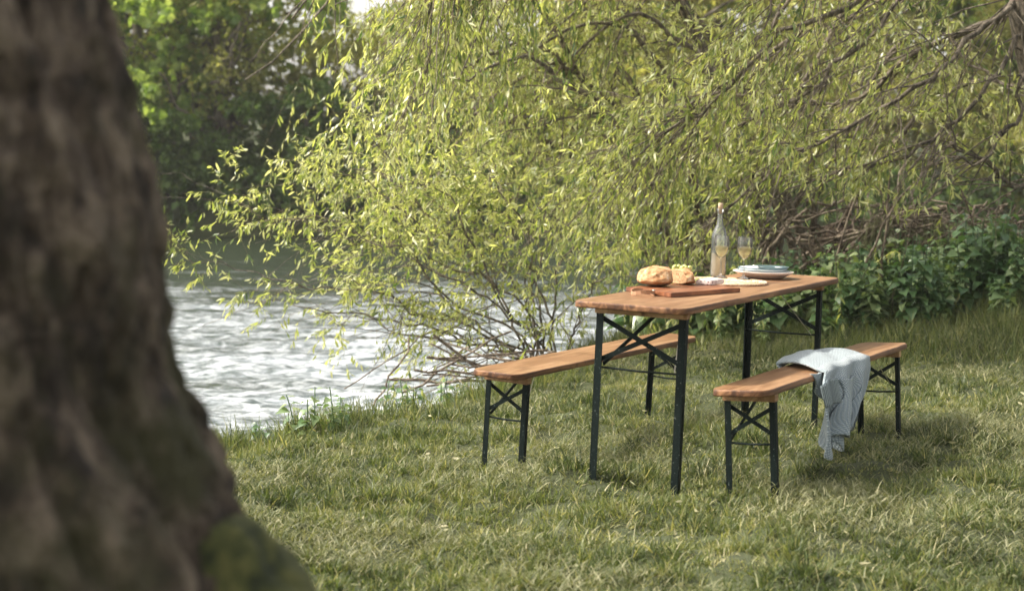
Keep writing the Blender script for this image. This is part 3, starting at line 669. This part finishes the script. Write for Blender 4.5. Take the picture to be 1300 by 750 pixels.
# ---------------------------------------------------------------- root plate / flood debris
def blob(rad, seed, amp=.25, fr=3, sub=4):
    bm = bmesh.new(); bmesh.ops.create_icosphere(bm, subdivisions=sub, radius=1); from mathutils import noise as mn
    for v in bm.verts:
        k = 1+amp*mn.fractal(v.co*fr*.5+Vector((seed,seed,seed)), 1., 2., 4); v.co = Vector((v.co.x*rad[0]*k, v.co.y*rad[1]*k, v.co.z*rad[2]*k))
    me = bpy.data.meshes.new('blob'); bm.to_mesh(me); bm.free(); return me
if exec_veg:
    R_ = empty('root_plate', (3.2,13.7,.35)); tag(R_, 'brown tangle of upturned willow roots and caught flood debris above the nettles', 'roots')
    link('earth_clump', blob((.95,.35,.42), 3.1, .5, 3), M['mud'], R_, True)
    q = np.random.default_rng(77); n = 420
    p = np.stack([q.normal(0,.5,n), q.uniform(-.5,.1,n), q.uniform(-.1,.62,n)-.25*np.abs(q.normal(0,.5,n))], 1)
    d = norm(q.normal(size=(n,3))*[1,.5,.45]); L = q.uniform(.25,1.0,n)[:,None,None]; s = np.linspace(-.5,.5,7)[None,:,None]
    P = p[:,None]+d[:,None]*L*s+np.array([0,0,-1.])*(L*s**2*q.uniform(-.5,1.2,(n,1,1)))+q.normal(size=(n,7,3))*.02
    V, F = tubes(P, np.broadcast_to(q.uniform(.003,.013,(n,1)), (n,7)).copy(), 5); link('roots', mesh_np('roots', V, F, None, True), M['deadwood'], R_)
    # hanging dry grass
    n = 650; cx = q.choice([-.42,-.36,.05,.5,.56], n)+q.normal(size=n)*.045; p = np.stack([cx, -.42+q.normal(size=n)*.06, .42+q.normal(size=n)*.08], 1)
    s = np.linspace(0,1,6)[None,:,None]; L = q.uniform(.15,.62,n)[:,None,None]; d = norm(np.stack([q.normal(size=n)*.35, -.3+q.normal(size=n)*.2, -.7+q.normal(size=n)*.35], 1))
    P = p[:,None]+d[:,None]*L*s+np.array([0,0,-1.])*L*.35*s**2; V, F = tubes(P, np.full((n,6), .0022), 3)
    link('hanging_grass', mesh_np('hanging_grass', V, F, {'v': q.uniform(0,.8,len(V))}), M['hay'], R_)
    # second, lower pile to the left
    R_ = empty('debris_pile', (2.45,13.9,.0)); tag(R_, 'low pile of dead sticks left of the upturned roots behind the table', 'debris'); n = 190
    p = np.stack([q.normal(0,.55,n), q.uniform(-.3,.3,n), q.uniform(0,.4,n)], 1); d = norm(q.normal(size=(n,3))*[1,.5,.5]); L = q.uniform(.3,1.2,n)[:,None,None]; s = np.linspace(-.5,.5,7)[None,:,None]
    P = p[:,None]+d[:,None]*L*s+q.normal(size=(n,7,3))*.02; V, F = tubes(P, np.broadcast_to(q.uniform(.003,.012,(n,1)), (n,7)).copy(), 5); link('sticks', mesh_np('sticks', V, F, None, True), M['deadwood'], R_)
    R_ = empty('driftwood', (.0,11.3,-.12)); tag(R_, 'tangle of grey brown driftwood sticks on the bank edge behind the left bench', 'driftwood'); n = 40
    p = np.stack([q.normal(0,.35,n), q.normal(0,.2,n), q.uniform(0,.16,n)], 1); d = norm(q.normal(size=(n,3))*[1,.6,.18]); L = q.uniform(.3,1.1,n)[:,None,None]
    P = p[:,None]+d[:,None]*L*s+q.normal(size=(n,7,3))*.012; V, F = tubes(P, np.broadcast_to(q.uniform(.003,.011,(n,1)), (n,7)).copy(), 5); link('sticks', mesh_np('sticks', V, F, None, True), M['deadwood'], R_)
    # bare leaning stems in front of the root plate
    for i, (a, b, c, lab) in enumerate([((2.35,12.4,.1),(2.75,12.6,.9),(3.3,12.8,1.5),'long curved bare stem leaning right in front of the willow roots'),((2.3,12.7,.2),(2.45,12.7,.8),(2.75,12.8,1.5),'straight bare stem rising left of the long curved one'),((2.7,12.7,.2),(2.75,12.7,.8),(2.85,12.7,1.6),'thin upright bare stem behind the long curved one')]):
        P = smooth_poly([a,b,c], 14, .01)[None]; V, F = tubes(P, np.linspace(.012,.006,14)[None], 6); o = np.array(a)
        s_ = link('dead_sapling', mesh_np('dead_sapling', V-o, F, None, True), M['deadwood']); s_.location = a; tag(s_, lab, 'stem')

# ---------------------------------------------------------------- foreground tree
def trunk_mesh(prof, nz=170, na=150):
    zs = np.linspace(prof[0][0], prof[-1][0], nz); ex = np.interp(zs, [p[0] for p in prof], [p[1] for p in prof]); r = np.interp(zs, [p[0] for p in prof], [p[2] for p in prof]); cy = np.interp(zs, [p[0] for p in prof], [p[3] for p in prof])
    a = np.arange(na)*2*PI/na; Z, A = np.meshgrid(zs, a, indexing='ij')
    lump = (fbm(A*2.2+5, Z*2.2, 81, 1.0, 4)+fbm((2*PI-A)*2.2, Z*2.2, 81, 1., 4)-1)*.035
    fur = np.abs(fbm(np.cos(A)*4+9, np.sin(A)*4+Z*1.1, 84, 2.2, 4)-.5)
    R = r[:,None]+lump-.05*np.exp(-(fur/.035)**2)*.5+(fbm(np.cos(A)*8+20, np.sin(A)*8+Z*7, 86, 2, 3)-.5)*.055
    X = (ex-r)[:,None]+R*np.cos(A); Y = cy[:,None]+R*np.sin(A)
    V = np.stack([X, Y, Z], -1).reshape(-1,3); i = np.arange(na)[None,:]; j = np.arange(nz-1)[:,None]*na; i2 = (i+1)%na
    F = np.stack([i+j, i2+j, i2+j+na, i+j+na], -1).reshape(-1,4); return V, F
base = np.array([-.8, 2.1, .25])
root = empty('old_tree', tuple(base)); tag(root, 'huge rough barked old tree trunk filling the left foreground, out of focus', 'tree')
V, F = trunk_mesh([(.1,-.20,.50,2.2),(.6,-.28,.44,2.2),(.80,-.33,.41,2.2),(.93,-.35,.39,2.2),(.98,-.367,.385,2.2),(1.07,-.41,.37,2.2),(1.16,-.452,.36,2.2),(1.25,-.46,.355,2.2),(1.345,-.465,.35,2.2),(1.48,-.484,.345,2.2),(1.62,-.512,.34,2.2),(2.2,-.60,.33,2.2),(4.5,-.84,.28,2.2)], 300)
link('trunk', mesh_np('trunk', V-base, F, None, True), M['bark_near'], root)
o = link('mossy_burr', blob((.17,.16,.32), 5.3, .18, 3, 5), M['moss'], root, True); o.location = (-.378+.8, 2.16-2.1, .63-.25); tag(o, 'green mossy root flare low on the right side of the trunk')

# ---------------------------------------------------------------- furniture
def box(bm, c, s, R=None):
    """box centre c, size s, optional 3x3 orientation"""
    m = Matrix.Translation(c) @ (R.to_4x4() if R else Matrix()) @ Matrix.Diagonal((*s,1)); bmesh.ops.create_cube(bm, size=1, matrix=m)
def bar(bm, a, b, w, t, up=(0,1,0)):
    """flat bar from a to b: w wide, t thick along 'up' """
    a, b = Vector(a), Vector(b); x = (b-a).normalized(); y = Vector(up); y = (y-x*y.dot(x)).normalized(); z = x.cross(y)
    R = Matrix((x, y, z)).transposed(); box(bm, (a+b)/2, ((b-a).length, t, w), R)
def rodbm(bm, pts, r, S=8):
    V, F = tubes(np.array(pts, float)[None], np.full((1,len(pts)), r), S); vs = [bm.verts.new(v) for v in V]
    for f in F: bm.faces.new([vs[i] for i in f])
    bm.faces.new(vs[:S]); bm.faces.new(vs[-S:][::-1])
def bobj(name, bm, mat, parent=None, bevel=0, smooth=False):
    if bevel: bmesh.ops.bevel(bm, geom=list(bm.edges), offset=bevel, segments=2, affect='EDGES')
    bmesh.ops.recalc_face_normals(bm, faces=list(bm.faces))
    me = bpy.data.meshes.new(name); bm.to_mesh(me); bm.free(); return link(name, me, mat, parent, smooth)
def top_slab(L, W, z0, z1, cw, cl, seed):
    """plank top with cut, rounded corners and soft worn edges; slot 0 the face, slot 1 the edge"""
    bm = bmesh.new(); hl, hw = L/2, W/2; pts = []
    for sx, sy in ((1,-1),(1,1),(-1,1),(-1,-1)):
        c = [(sx*(hl-cl), sy*hw), (sx*hl, sy*(hw-cw))]
        if sx*sy > 0: c = c[::-1]
        # rounded cut corner
        a, b = Vector(c[0]), Vector(c[1]); k = Vector((sx*hl, sy*hw)); q = [a.lerp(k,.0), a.lerp(k,.35).lerp(b,.12), a.lerp(b,.5).lerp(k,.28), b.lerp(k,.35).lerp(a,.12), b]
        pts += q
    # long edges need vertices for waviness
    ring = []; n = len(pts)
    for i in range(n):
        a, b = pts[i], pts[(i+1)%n]; m = max(1, int((b-a).length/.05))
        for j in range(m): ring.append(a.lerp(b, j/m))
    rr = random.Random(seed)
    vs = [bm.verts.new((p.x+rr.uniform(-1,1)*.0012, p.y+rr.uniform(-1,1)*.0012, z0)) for p in ring]
    f = bm.faces.new(vs); e = bmesh.ops.extrude_face_region(bm, geom=[f]); bmesh.ops.translate(bm, vec=(0,0,z1-z0), verts=[v for v in e['geom'] if isinstance(v, bmesh.types.BMVert)])
    bmesh.ops.recalc_face_normals(bm, faces=list(bm.faces))
    he = [e_ for e_ in bm.edges if abs(e_.verts[0].co.z-e_.verts[1].co.z) < 1e-6 and any(abs(f_.normal.z) < .5 for f_ in e_.link_faces)]
    bmesh.ops.bevel(bm, geom=he, offset=.007, segments=3, affect='EDGES', profile=.6)
    bm.normal_update()
    for f in bm.faces: f.material_index = 0 if f.normal.z > .9 else 1; f.smooth = abs(f.normal.z) < .9
    return bm
def furniture(name, L, W, H, a, b, rod, cw, cl, fo, loc, rot, label, cat, group, thick, leg, seed, xb):
    root = empty(name, loc, rot); tag(root, label, cat, group)
    bobj('tabletop' if cat == 'table' else 'seat', top_slab(L, W, H-thick, H, cw, cl, seed), [M['wood_top'], M['wood_edge']], root)
    for s in (-1, 1):
        bm = bmesh.new(); box(bm, (s*(a+.004), 0, H-thick-.0155), (.045, 2*b+leg*.4, .03)); bobj('batten', bm, M['wood_raw'], root, .002)
        # cranked legs: angle iron, foot pushed out by fo
        for t in (-1, 1):
            bm = bmesh.new(); top = Vector((s*a, t*b, H-thick-.031)); ft = Vector((s*(a+fo), t*b, -.05))
            xx = (top-ft).normalized(); 
            bar(bm, ft, top, leg, .004, (0,1,0)) ; off = Vector((s*leg*.5, -t*leg*.5, 0))
            bar(bm, ft+Vector((s*(leg*.5-.002), -t*leg*.5, 0)), top+Vector((s*(leg*.5-.002), -t*leg*.5, 0)), leg-.006, .004, (1,0,0))
            # shift so that the angle centres on the leg line
            bobj('leg', bm, M['steel'], root)
        # crossed flat braces, swivelling on the legs (local y = across)
        zt = H-thick-.04; zl = rod+xb
        for (y0, y1, du) in ((-b, b, .004), (b, -b, -.010)):
            bm = bmesh.new(); bar(bm, (s*a+s*du, y0*.93, zt-.012), (s*(a+.002)+s*du, y1*.93, zl), leg*.62, .004, (1,0,0)); bobj('brace', bm, M['steel'], root)
        # folding stay from under the top down to the legs
        bm = bmesh.new(); u0 = s*(a-.30 if cat == 'table' else a-.2)
        bar(bm, (u0, .02, H-thick-.012), (s*a-s*.02, b*.9, zl-.02), leg*.6, .004, (0,1,0)); bobj('folding_stay', bm, M['steel'], root)
        bm = bmesh.new(); ur = s*(a+.003); rodbm(bm, [(ur, -b, rod), (ur, 0, rod-.004), (ur, b, rod)], .0045); bobj('crossbar', bm, M['steel'], root)
        bm = bmesh.new(); rodbm(bm, [(u0, -b*.3, H-thick-.012), (s*a-s*.01, -b*.75, rod+.01), (s*a, -b*.78, rod)], .0022, 6); bobj('locking_wire', bm, M['brass'], root)
    return root
TL = (0.9188,7.7376,.0298); TR = (.0295,.0135,1.1008)
table = furniture('beer_garden_table', 2.164, .4915, .77, .9158, .1932, .49, .029, .094, .019, TL, TR, 'long narrow wooden trestle table with dark green steel legs, laid with bread and wine', 'table', None, .027, .032, 1, .03)
benchR = furniture('beer_garden_bench', 2.164, .235, .47, .9312, .1016, .2462, .03, .085, -.002, (1.3633,7.4418,.0228), (-.0397,.019,1.0981), 'wooden bench right of the table with a grey blanket over it', 'bench', 'benches of the table set', .027, .026, 2, .03)
benchL = furniture('beer_garden_bench', 2.164, .235, .47, .9312, .1016, .2462, .03, .085, -.002, (.3883,8.3893,-.0362), (.0554,.0229,1.0914), 'empty wooden bench left of the table beside the river', 'bench', 'benches of the table set', .027, .026, 3, .03)

def frame(loc, rot): return Matrix.Translation(loc) @ Euler(rot).to_matrix().to_4x4()
MT = frame(TL, TR); MB = frame((1.3633,7.4418,.0228), (-.0397,.019,1.0981))
def on_table(name, u, v, h=0, rz=0, label='', cat='', group=None):
    """thing standing on the table top: u along, v towards the right hand bench"""
    o = empty(name); mat = MT @ Matrix.Translation((u, -v, .7705+h)) @ Matrix.Rotation(rz, 4, 'Z')
    o.location = mat.to_translation(); o.rotation_euler = mat.to_euler(); tag(o, label, cat, group); return o
def lathe(prof, S=40, closed=False):
    P = np.array(prof, float); K = len(P); an = np.arange(S)*2*PI/S
    V = np.stack([P[:,0:1]*np.cos(an), P[:,0:1]*np.sin(an), np.repeat(P[:,1:2], S, 1)], -1).reshape(-1,3)
    k = np.arange(K-1)[:,None]*S; s = np.arange(S)[None,:]; s2 = (s+1)%S
    F = np.stack([k+s, k+s2, k+S+s2, k+S+s], -1).reshape(-1,4)
    me = mesh_np('lathe', V, F, None, True)
    bm = bmesh.new(); bm.from_mesh(me); bmesh.ops.remove_doubles(bm, verts=bm.verts, dist=1e-5)
    bmesh.ops.recalc_face_normals(bm, faces=list(bm.faces)); bm.to_mesh(me); bm.free()
    me.polygons.foreach_set('use_smooth', [True]*len(me.polygons)); return me

# serving board with a leather loop
bd = on_table('serving_board', -.33, -.055, 0, 0, 'reddish brown wooden serving board with a leather loop handle, under the bread', 'board')
M_ = Matrix.Rotation(0, 4, 'Z')
def poly_slab(pts, z0, z1, bev=.003):
    bm = bmesh.new(); vs = [bm.verts.new((p[0], p[1], z0)) for p in pts]; f = bm.faces.new(vs); e = bmesh.ops.extrude_face_region(bm, geom=[f])
    bmesh.ops.translate(bm, vec=(0,0,z1-z0), verts=[v for v in e['geom'] if isinstance(v, bmesh.types.BMVert)]); bmesh.ops.recalc_face_normals(bm, faces=list(bm.faces))
    bmesh.ops.bevel(bm, geom=list(bm.edges), offset=bev, segments=2, affect='EDGES'); return bm
# local frame of the board: x along u, y = -v.  corners measured on the table
BC = [(-.522+.33, .245-.055), (-.663+.33, -.021-.055), (-.17+.33, -.152-.055), (-.03+.33, .115-.055)]
bobj('plank', poly_slab(BC, 0, .019), M['wood_board'], bd)
bm = bmesh.new(); c = Vector((-.60+.33, .112-.055, .012)); n = 14; ring = [(c.x-.05+.045*math.cos(t)*1.0-.0, c.y+.05*math.sin(t), .014+.006*math.sin(2*t)) for t in np.linspace(.35, 2*PI-.35, n)]
for a, b in zip(ring[:-1], ring[1:]): bar(bm, a, b, .016, .003, (b[1]-a[1], -(b[0]-a[0]), 0))
bobj('leather_loop', bm, M['leather'], bd)
bm = bmesh.new(); bmesh.ops.create_uvsphere(bm, u_segments=14, v_segments=8, radius=.008, matrix=Matrix.Translation((c.x, c.y-.03, .020))@Matrix.Diagonal((1,1,.5,1))); bobj('rivet', bm, M['brass'], bd, smooth=True)

def loaf(rad, cut, seed, flat=.0):
    """boule cut by planes; slot 0 crust, slot 1 crumb"""
    from mathutils import noise as mn
    bm = bmesh.new(); bmesh.ops.create_icosphere(bm, subdivisions=5, radius=1)
    for v in bm.verts:
        k = 1+.11*mn.fractal(v.co*1.8+Vector((seed,0,0)), 1., 2., 5)-.05*max(0, 1-abs(math.sin(v.co.x*3.2+v.co.y*1.5+seed))*6)*(v.co.z > .1)
        z = v.co.z; v.co = Vector((v.co.x*rad[0]*k, v.co.y*rad[1]*k, (z*rad[2] if z > 0 else z*rad[2]*.45)*k))
    for co, no in cut:
        r = bmesh.ops.bisect_plane(bm, geom=list(bm.verts)+list(bm.edges)+list(bm.faces), plane_co=co, plane_no=no, clear_outer=True)
        ed = [e for e in r['geom_cut'] if isinstance(e, bmesh.types.BMEdge)]
        f = bmesh.ops.edgeloop_fill(bm, edges=ed)['faces']
        for g_ in f: g_.material_index = 1
    lo = min(v.co.z for v in bm.verts)
    for v in bm.verts: v.co.z -= lo
    for f in bm.faces: f.smooth = f.material_index == 0
    me = bpy.data.meshes.new('loaf'); bm.to_mesh(me); bm.free(); return me
b1 = on_table('bread_loaf', -.345, -.155, .0195, 0, 'large floury half of a crusty loaf at the left end of the board', 'bread')
link('crust', loaf((.112,.085,.060), [((.07,-.01,0),(.62,-.78,0))], 2.), [M['crust'], M['crumb']], b1)
b1.location = (MT @ Vector((-.36, .165, .79)))
b2 = on_table('bread_heel', -.20, -.10, .0195, 0, 'smaller cut piece of the crusty loaf lying right of the big half', 'bread')
link('crust', loaf((.085,.075,.047), [((-.045,.0,0),(-.85,.5,0)), ((.03,-.035,0),(.5,-.85,.3))], 7.), [M['crust'], M['crumb']], b2)
b2.location = (MT @ Vector((-.185, .115, .79)))
gr = on_table('grape_bunch', .0, -.17, .0195, 0, 'bunch of pale green grapes between the bread and the bottle', 'grapes')
gr.location = (MT @ Vector((.09, .235, .772)))
q = random.Random(5); pts = []
gme = bpy.data.meshes.new('grape'); bm = bmesh.new(); bmesh.ops.create_uvsphere(bm, u_segments=14, v_segments=10, radius=.0115); bm.to_mesh(gme); bm.free(); gme.materials.append(M['grape']); gme.polygons.foreach_set('use_smooth', [True]*len(gme.polygons))
for k in range(400):
    p = Vector((q.gauss(0,.036), q.gauss(0,.042), 0)); p.z = .011+.019*int(q.random()*4)*(1 if p.length < .055 else .0)+q.random()*.003
    if p.length < .085 and all((p-o_).length > .0185 for o_ in pts): pts.append(p)
for p in pts[:48]:
    c_ = bpy.data.objects.new('grape', gme); COL.objects.link(c_); c_.parent = gr; c_.location = p; c_.scale = (1,1,q.uniform(1,1.2)); c_.rotation_euler = (q.random()*3, q.random()*3, 0)
bm = bmesh.new(); rodbm(bm, [(-.04,.01,.03),(0,0,.042),(.03,-.01,.03),(.05,-.02,.045)], .002, 6); bobj('stalk', bm, M['twig'], gr)

# round woven mat, and the speckled cheese on the board end
mt = on_table('woven_mat', .27, -.085, 0, 0, 'round woven straw mat under the two wine glasses and the bottle', 'mat')
P = []; th = np.linspace(0, 2*PI*13, 13*44); rr_ = .012+(.20-.012)*th/th[-1]
coil = np.stack([rr_*np.cos(th), rr_*np.sin(th), np.full_like(th, .006)], 1); Rr = .0068+.0016*np.sin(th*22)
V, F = tubes(coil[None], Rr[None], 6); link('coil', mesh_np('coil', V, F, None, True), M['wicker'], mt)
ch = on_table('cheese_slab', -.07, -.03, .0195, .0, 'pale pink cheese slab with dark berry specks at the right end of the board', 'cheese')
ch.location = MT @ Vector((-.085, .02, .790))
bobj('slab', poly_slab([(-.075,.045),(-.07,-.028),(.06,-.045),(.10,.03)], 0, .022, .005), M['slab'], ch)

# bottle
bo = on_table('wine_bottle', .50, -.20, .001, 0, 'clear corked bottle half full of rose wine standing behind the glasses', 'bottle')
outer = [(0,.004),(.030,.0),(.0365,.004),(.0375,.02),(.0375,.195),(.036,.212),(.030,.232),(.020,.25),(.0148,.265),(.0138,.30),(.0142,.322),(.0155,.323),(.0155,.334),(.0135,.336)]
inner = [(.0105,.336),(.0105,.30),(.012,.262),(.018,.246),(.0275,.228),(.0335,.208),(.0348,.192),(.0348,.022),(.030,.012),(0,.016)]
link('glass', lathe(outer[:-1]), M['bottle_glass'], bo)
link('wine', lathe([(0,.0165),(.030,.0125),(.0345,.0222),(.0345,.120),(0,.120)]), M['rose_wine'], bo)
link('cork', lathe([(0,.310),(.0098,.312),(.0100,.336),(.0118,.337),(.0122,.358),(.011,.361),(0,.361)], 20), M['cork'], bo)
def wine_glass(u, v, lab):
    g_ = on_table('wine_glass', u, v, .0135, 0, lab, 'wine glass', 'wine glasses on the mat')
    outer = [(0,.001),(.030,.0),(.0345,.0015),(.034,.003),(.02,.006),(.006,.012),(.0038,.022),(.0036,.075),(.0045,.088),(.012,.096),(.026,.111),(.0345,.130),(.0375,.150),(.0368,.172),(.0325,.200)]
    inner = [(.0318,.200),(.0360,.172),(.0366,.150),(.0336,.131),(.0252,.1125),(.0115,.0985),(0,.094)]
    link('bowl', lathe(outer, 36), M['glass'], g_)
    link('wine', lathe([(0,.0945),(.0112,.099),(.0249,.113),(.0332,.1312),(.0362,.150),(0,.150)], 36), M['white_wine'], g_)
wine_glass(.385, -.145, 'left wine glass, overlapping the bottle')
wine_glass(.40, -.035, 'right wine glass, standing clear of the bottle')

# plates
def plate(nm, u, v, h, R, depth, mat, lab, rim=None, cat='plate', sq=1.0):
    p = on_table(nm, u, v, h, 0, lab, cat)
    pr = [(0,.0),(R*.55,0),(R*.62,.002),(R*.9,depth*.7),(R,depth),(R,depth+.003),(R*.985,depth+.004),(R*.86,depth*.72+.004),(R*.6,.007),(0,.006)]
    link('dish', lathe(pr, 56), mat, p)
    if rim is not None:
        an = np.linspace(0, 2*PI, 65)[:-1]; c_ = np.stack([np.cos(an)*R, np.sin(an)*R, np.full(64, depth+.003)], 1); c_ = np.vstack([c_, c_[:1]])
        V, F = tubes(c_[None], np.full((1,65), .0028), 6); link('rim', mesh_np('rim', V, F, None, True), rim, p)
plate('serving_plate', .72, -.045, .001, .147, .030, M['ceramic'], 'large blush coloured serving plate at the bottom of the stack')
plate('dinner_plate', .72, -.045, .0125, .125, .024, M['ceramic_white'], 'white plate with a dark blue rim, lower of the two in the stack', M['ceramic_blue'])
plate('dinner_plate', .725, -.05, .022, .118, .024, M['ceramic_white'], 'white plate with a dark blue rim, upper of the two in the stack', M['ceramic_blue'])
plate('side_dish', .77, -.02, .036, .085, .016, M['ceramic_teal'], 'small dark teal dish on top of the plate stack', None, 'dish')
nk = on_table('napkin', .69, -.08, .050, .3, 'small crumpled white napkin on the plate stack', 'napkin'); link('cloth', blob((.03,.022,.010), 4.4, .5, 5, 3), simple('white_cloth', (.75,.76,.74), .9), nk, True)

# ---------------------------------------------------------------- blanket
def sheet(name, fn, ns, nu, mat, parent, thick=.007, uvs=(1,1)):
    """fn(s,t)->(u,v,z) in bench coordinates"""
    V = []; 
    for i in range(ns):
        for j in range(nu):
            u, v, z = fn(i/(ns-1), j/(nu-1)); V.append((u, -v, z))
    F = [(i*nu+j, i*nu+j+1, (i+1)*nu+j+1, (i+1)*nu+j) for i in range(ns-1) for j in range(nu-1)]
    me = bpy.data.meshes.new(name); me.from_pydata(V, [], F); uv = me.uv_layers.new(name='UVMap')
    for p in me.polygons:
        for li, vi in zip(p.loop_indices, p.vertices): uv.data[li].uv = ((vi%nu)/(nu-1)*uvs[0], (vi//nu)/(ns-1)*uvs[1])
    o = link(name, me, mat, parent, True); m = o.modifiers.new('thick', 'SOLIDIFY'); m.thickness = thick; m.offset = 0
    m.use_quality_normals = True
    return o
bl = empty('blanket'); bl.location = MB.to_translation(); bl.rotation_euler = MB.to_euler(); tag(bl, 'pale grey blue knitted blanket draped over the right hand bench', 'blanket')
HZ = .472; HW = .1175
def path(s, hang, back=.10, lift=.01):
    """position on the cross-section: 0 = behind the seat, then over the top, then down in front"""
    tot = back+2*HW+hang; d = s*tot; r = .02
    if d < back: return -HW-.012-.02*math.sin(d/back*PI/2), HZ-(back-d)*1.0+lift, 0
    d -= back
    if d < 2*HW: return -HW+d, HZ+lift+.012*math.sin(d/(2*HW)*PI), 0
    d -= 2*HW
    return HW+.012+.012*min(1, d/.05), HZ+lift-d, d
def drape(s, t):
    v, z, d = path(s, .315, .03, .012)
    k = min(1, d/.30)
    # edges: skewed across the seat, narrowing as it falls
    fv = (v+HW)/(2*HW); fv = max(0, min(1, fv))
    uL = -.16-.28*fv-.08*k-.10*min(1, d/.05); uR = .50-.26*fv-.12*k-.30*k*k
    u = uL+(uR-uL)*t
    fold = math.sin(t*PI*5.5+1.2*math.sin(k*3))*(.006+.030*k)+math.sin(t*PI*11+2)*.007*k
    hem = .0
    if d > 0:
        v += .022+fold+.02*k; z += -.03*math.sin(t*PI*4.3+.6)*k+.10*k*k*(t > .45)*(t-.45)
    else:
        puff = math.sin(PI*min(1, max(0, t)))**.5
        z += .026*puff*(.7+.3*math.sin(t*4.5+.6+fv*2))+.004*math.sin(t*15+fv*4)*puff
    return u, v, z
sheet('drape', drape, 70, 90, M['knit'], bl, .009, (1,1))
def under(s, t):      # folded layer that shows at the left below the seat edge
    v = HW-.012+.03*math.sin(t*3); z = HZ+.004-.13*s*(.6+.5*math.sin(t*2.4)); u = -.50+.15*t+.03*s
    return u, v+.012*math.sin(t*9+s*4)+.02*s, z
sheet('folded_layer', under, 20, 24, M['knit'], bl, .012, (.3,.3))
def hemf(s, t):       # ribbed border turned outwards in the middle of the fall
    u = -.60+.20*t*(1-.15*s)+.02*s; z = HZ-.035-.035*t*t-.085*s*(1-.35*t)+.030*math.sin(t*PI)*(1-.9*s)
    v = HW+.062+.028*math.sin(t*PI)+.008*math.sin(t*16)+.012*s
    return u, v, z
sheet('ribbed_hem', hemf, 16, 60, M['rib'], bl, .01, (1,.3))
def piping(pts):
    P = np.array([(u, -v, z) for u, v, z in pts])[None]; V, F = tubes(P, np.full((1,P.shape[1]), .0028), 6)
    link('piping', mesh_np('piping', V, F, None, True), M['trim'], bl)
def online(t0, a, s0, s1, w=.0):
    out = []
    for s in np.linspace(s0, s1, 30):
        u, v, z = drape(s, t0+a*math.sin((s-s0)*9+w)); out.append((u, v+.009, z))
    return out
def front_fold(s, t):
    ss = .55+(.43-.10*t)*s; tt = .30+.34*t-.10*s*(1-t)+.05*math.sin(s*6)
    u, v, z = drape(ss, min(.99, tt)); return u+.012*math.sin(s*5), v+.012+.022*s*(.6+.4*math.sin(t*5)), z
sheet('front_fold', front_fold, 40, 24, M['knit'], bl, .008, (.35,.5))
piping([front_fold(k, 1) for k in np.linspace(.05,1,28)]); piping([front_fold(k, 0) for k in np.linspace(.25,1,28)]); piping(online(.80, .03, .72, 1.0, .7))
piping([hemf(0, t) for t in np.linspace(0,1,20)]); 

# ---------------------------------------------------------------- air over the river
bm = bmesh.new(); box(bm, (0,90,12), (298,239,28)); hz = bobj('haze', bm, None); hm, hnt, hout = newmat('thin_haze')
pv = hnt.nodes.new('ShaderNodeVolumePrincipled'); pv.inputs['Color'].default_value = (.97,.96,.92,1); pv.inputs['Density'].default_value = .0006; hnt.links.new(pv.outputs[0], hout.inputs['Volume'])
hz.data.materials.append(hm); tag(hz, kind='stuff', label='thin pale haze in the air over the river')
# ---------------------------------------------------------------- light, sky, camera
sun_el, sun_az = math.radians(46), math.radians(-84)        # azimuth from +Y towards +X (negative = left, beyond the river)
w = bpy.data.worlds.new('World'); scn.world = w; w.use_nodes = True; nt = w.node_tree; nt.nodes.clear()
sky = nt.nodes.new('ShaderNodeTexSky'); sky.sky_type = 'NISHITA'; sky.sun_disc = False; sky.sun_elevation = sun_el; sky.sun_rotation = sun_az
sky.air_density = 1.0; sky.dust_density = 4.0; sky.ozone_density = .6
bg = nt.nodes.new('ShaderNodeBackground'); bg.inputs[1].default_value = .15; wo = nt.nodes.new('ShaderNodeOutputWorld')
bw = nt.nodes.new('ShaderNodeRGBToBW'); nt.links.new(sky.outputs[0], bw.inputs[0])
veil = nt.nodes.new('ShaderNodeMix'); veil.data_type = 'RGBA'; veil.blend_type = 'MULTIPLY'; veil.inputs[0].default_value = 1; veil.inputs[7].default_value = (1.4,1.35,1.26,1); nt.links.new(bw.outputs[0], veil.inputs[6])
mv = nt.nodes.new('ShaderNodeMix'); mv.data_type = 'RGBA'; mv.inputs[0].default_value = .75; nt.links.new(sky.outputs[0], mv.inputs[6]); nt.links.new(veil.outputs[2], mv.inputs[7]); nt.links.new(mv.outputs[2], bg.inputs[0])   # thin bright cloud veil
nt.links.new(bg.outputs[0], wo.inputs[0])
sd = bpy.data.lights.new('sun', 'SUN'); sd.energy = 3.1; sd.angle = math.radians(3); sd.color = (1,.93,.82)
so = bpy.data.objects.new('sun', sd); COL.objects.link(so)
d = Vector((math.sin(sun_az)*math.cos(sun_el), math.cos(sun_az)*math.cos(sun_el), math.sin(sun_el)))
so.rotation_euler = d.to_track_quat('Z', 'Y').to_euler(); so.location = (0,0,20)
cd = bpy.data.cameras.new('camera'); co = bpy.data.objects.new('camera', cd); COL.objects.link(co); scn.camera = co
co.location = (0,0,1.4544); co.rotation_euler = (PI/2-.089, 0, 0); cd.sensor_width = 36; cd.lens = 2183.9/1300*36; cd.clip_end = 600; cd.clip_start = .05
cd.dof.use_dof = True; cd.dof.focus_distance = 8.2; cd.dof.aperture_fstop = 3.2
scn.view_settings.view_transform = 'Standard'; scn.view_settings.look = 'None'; scn.view_settings.exposure = 1.18; scn.view_settings.gamma = 1
scn.render.engine = 'CYCLES'; scn.cycles.max_bounces = 10; scn.cycles.transmission_bounces = 10; scn.cycles.transparent_max_bounces = 12; scn.cycles.diffuse_bounces = 4
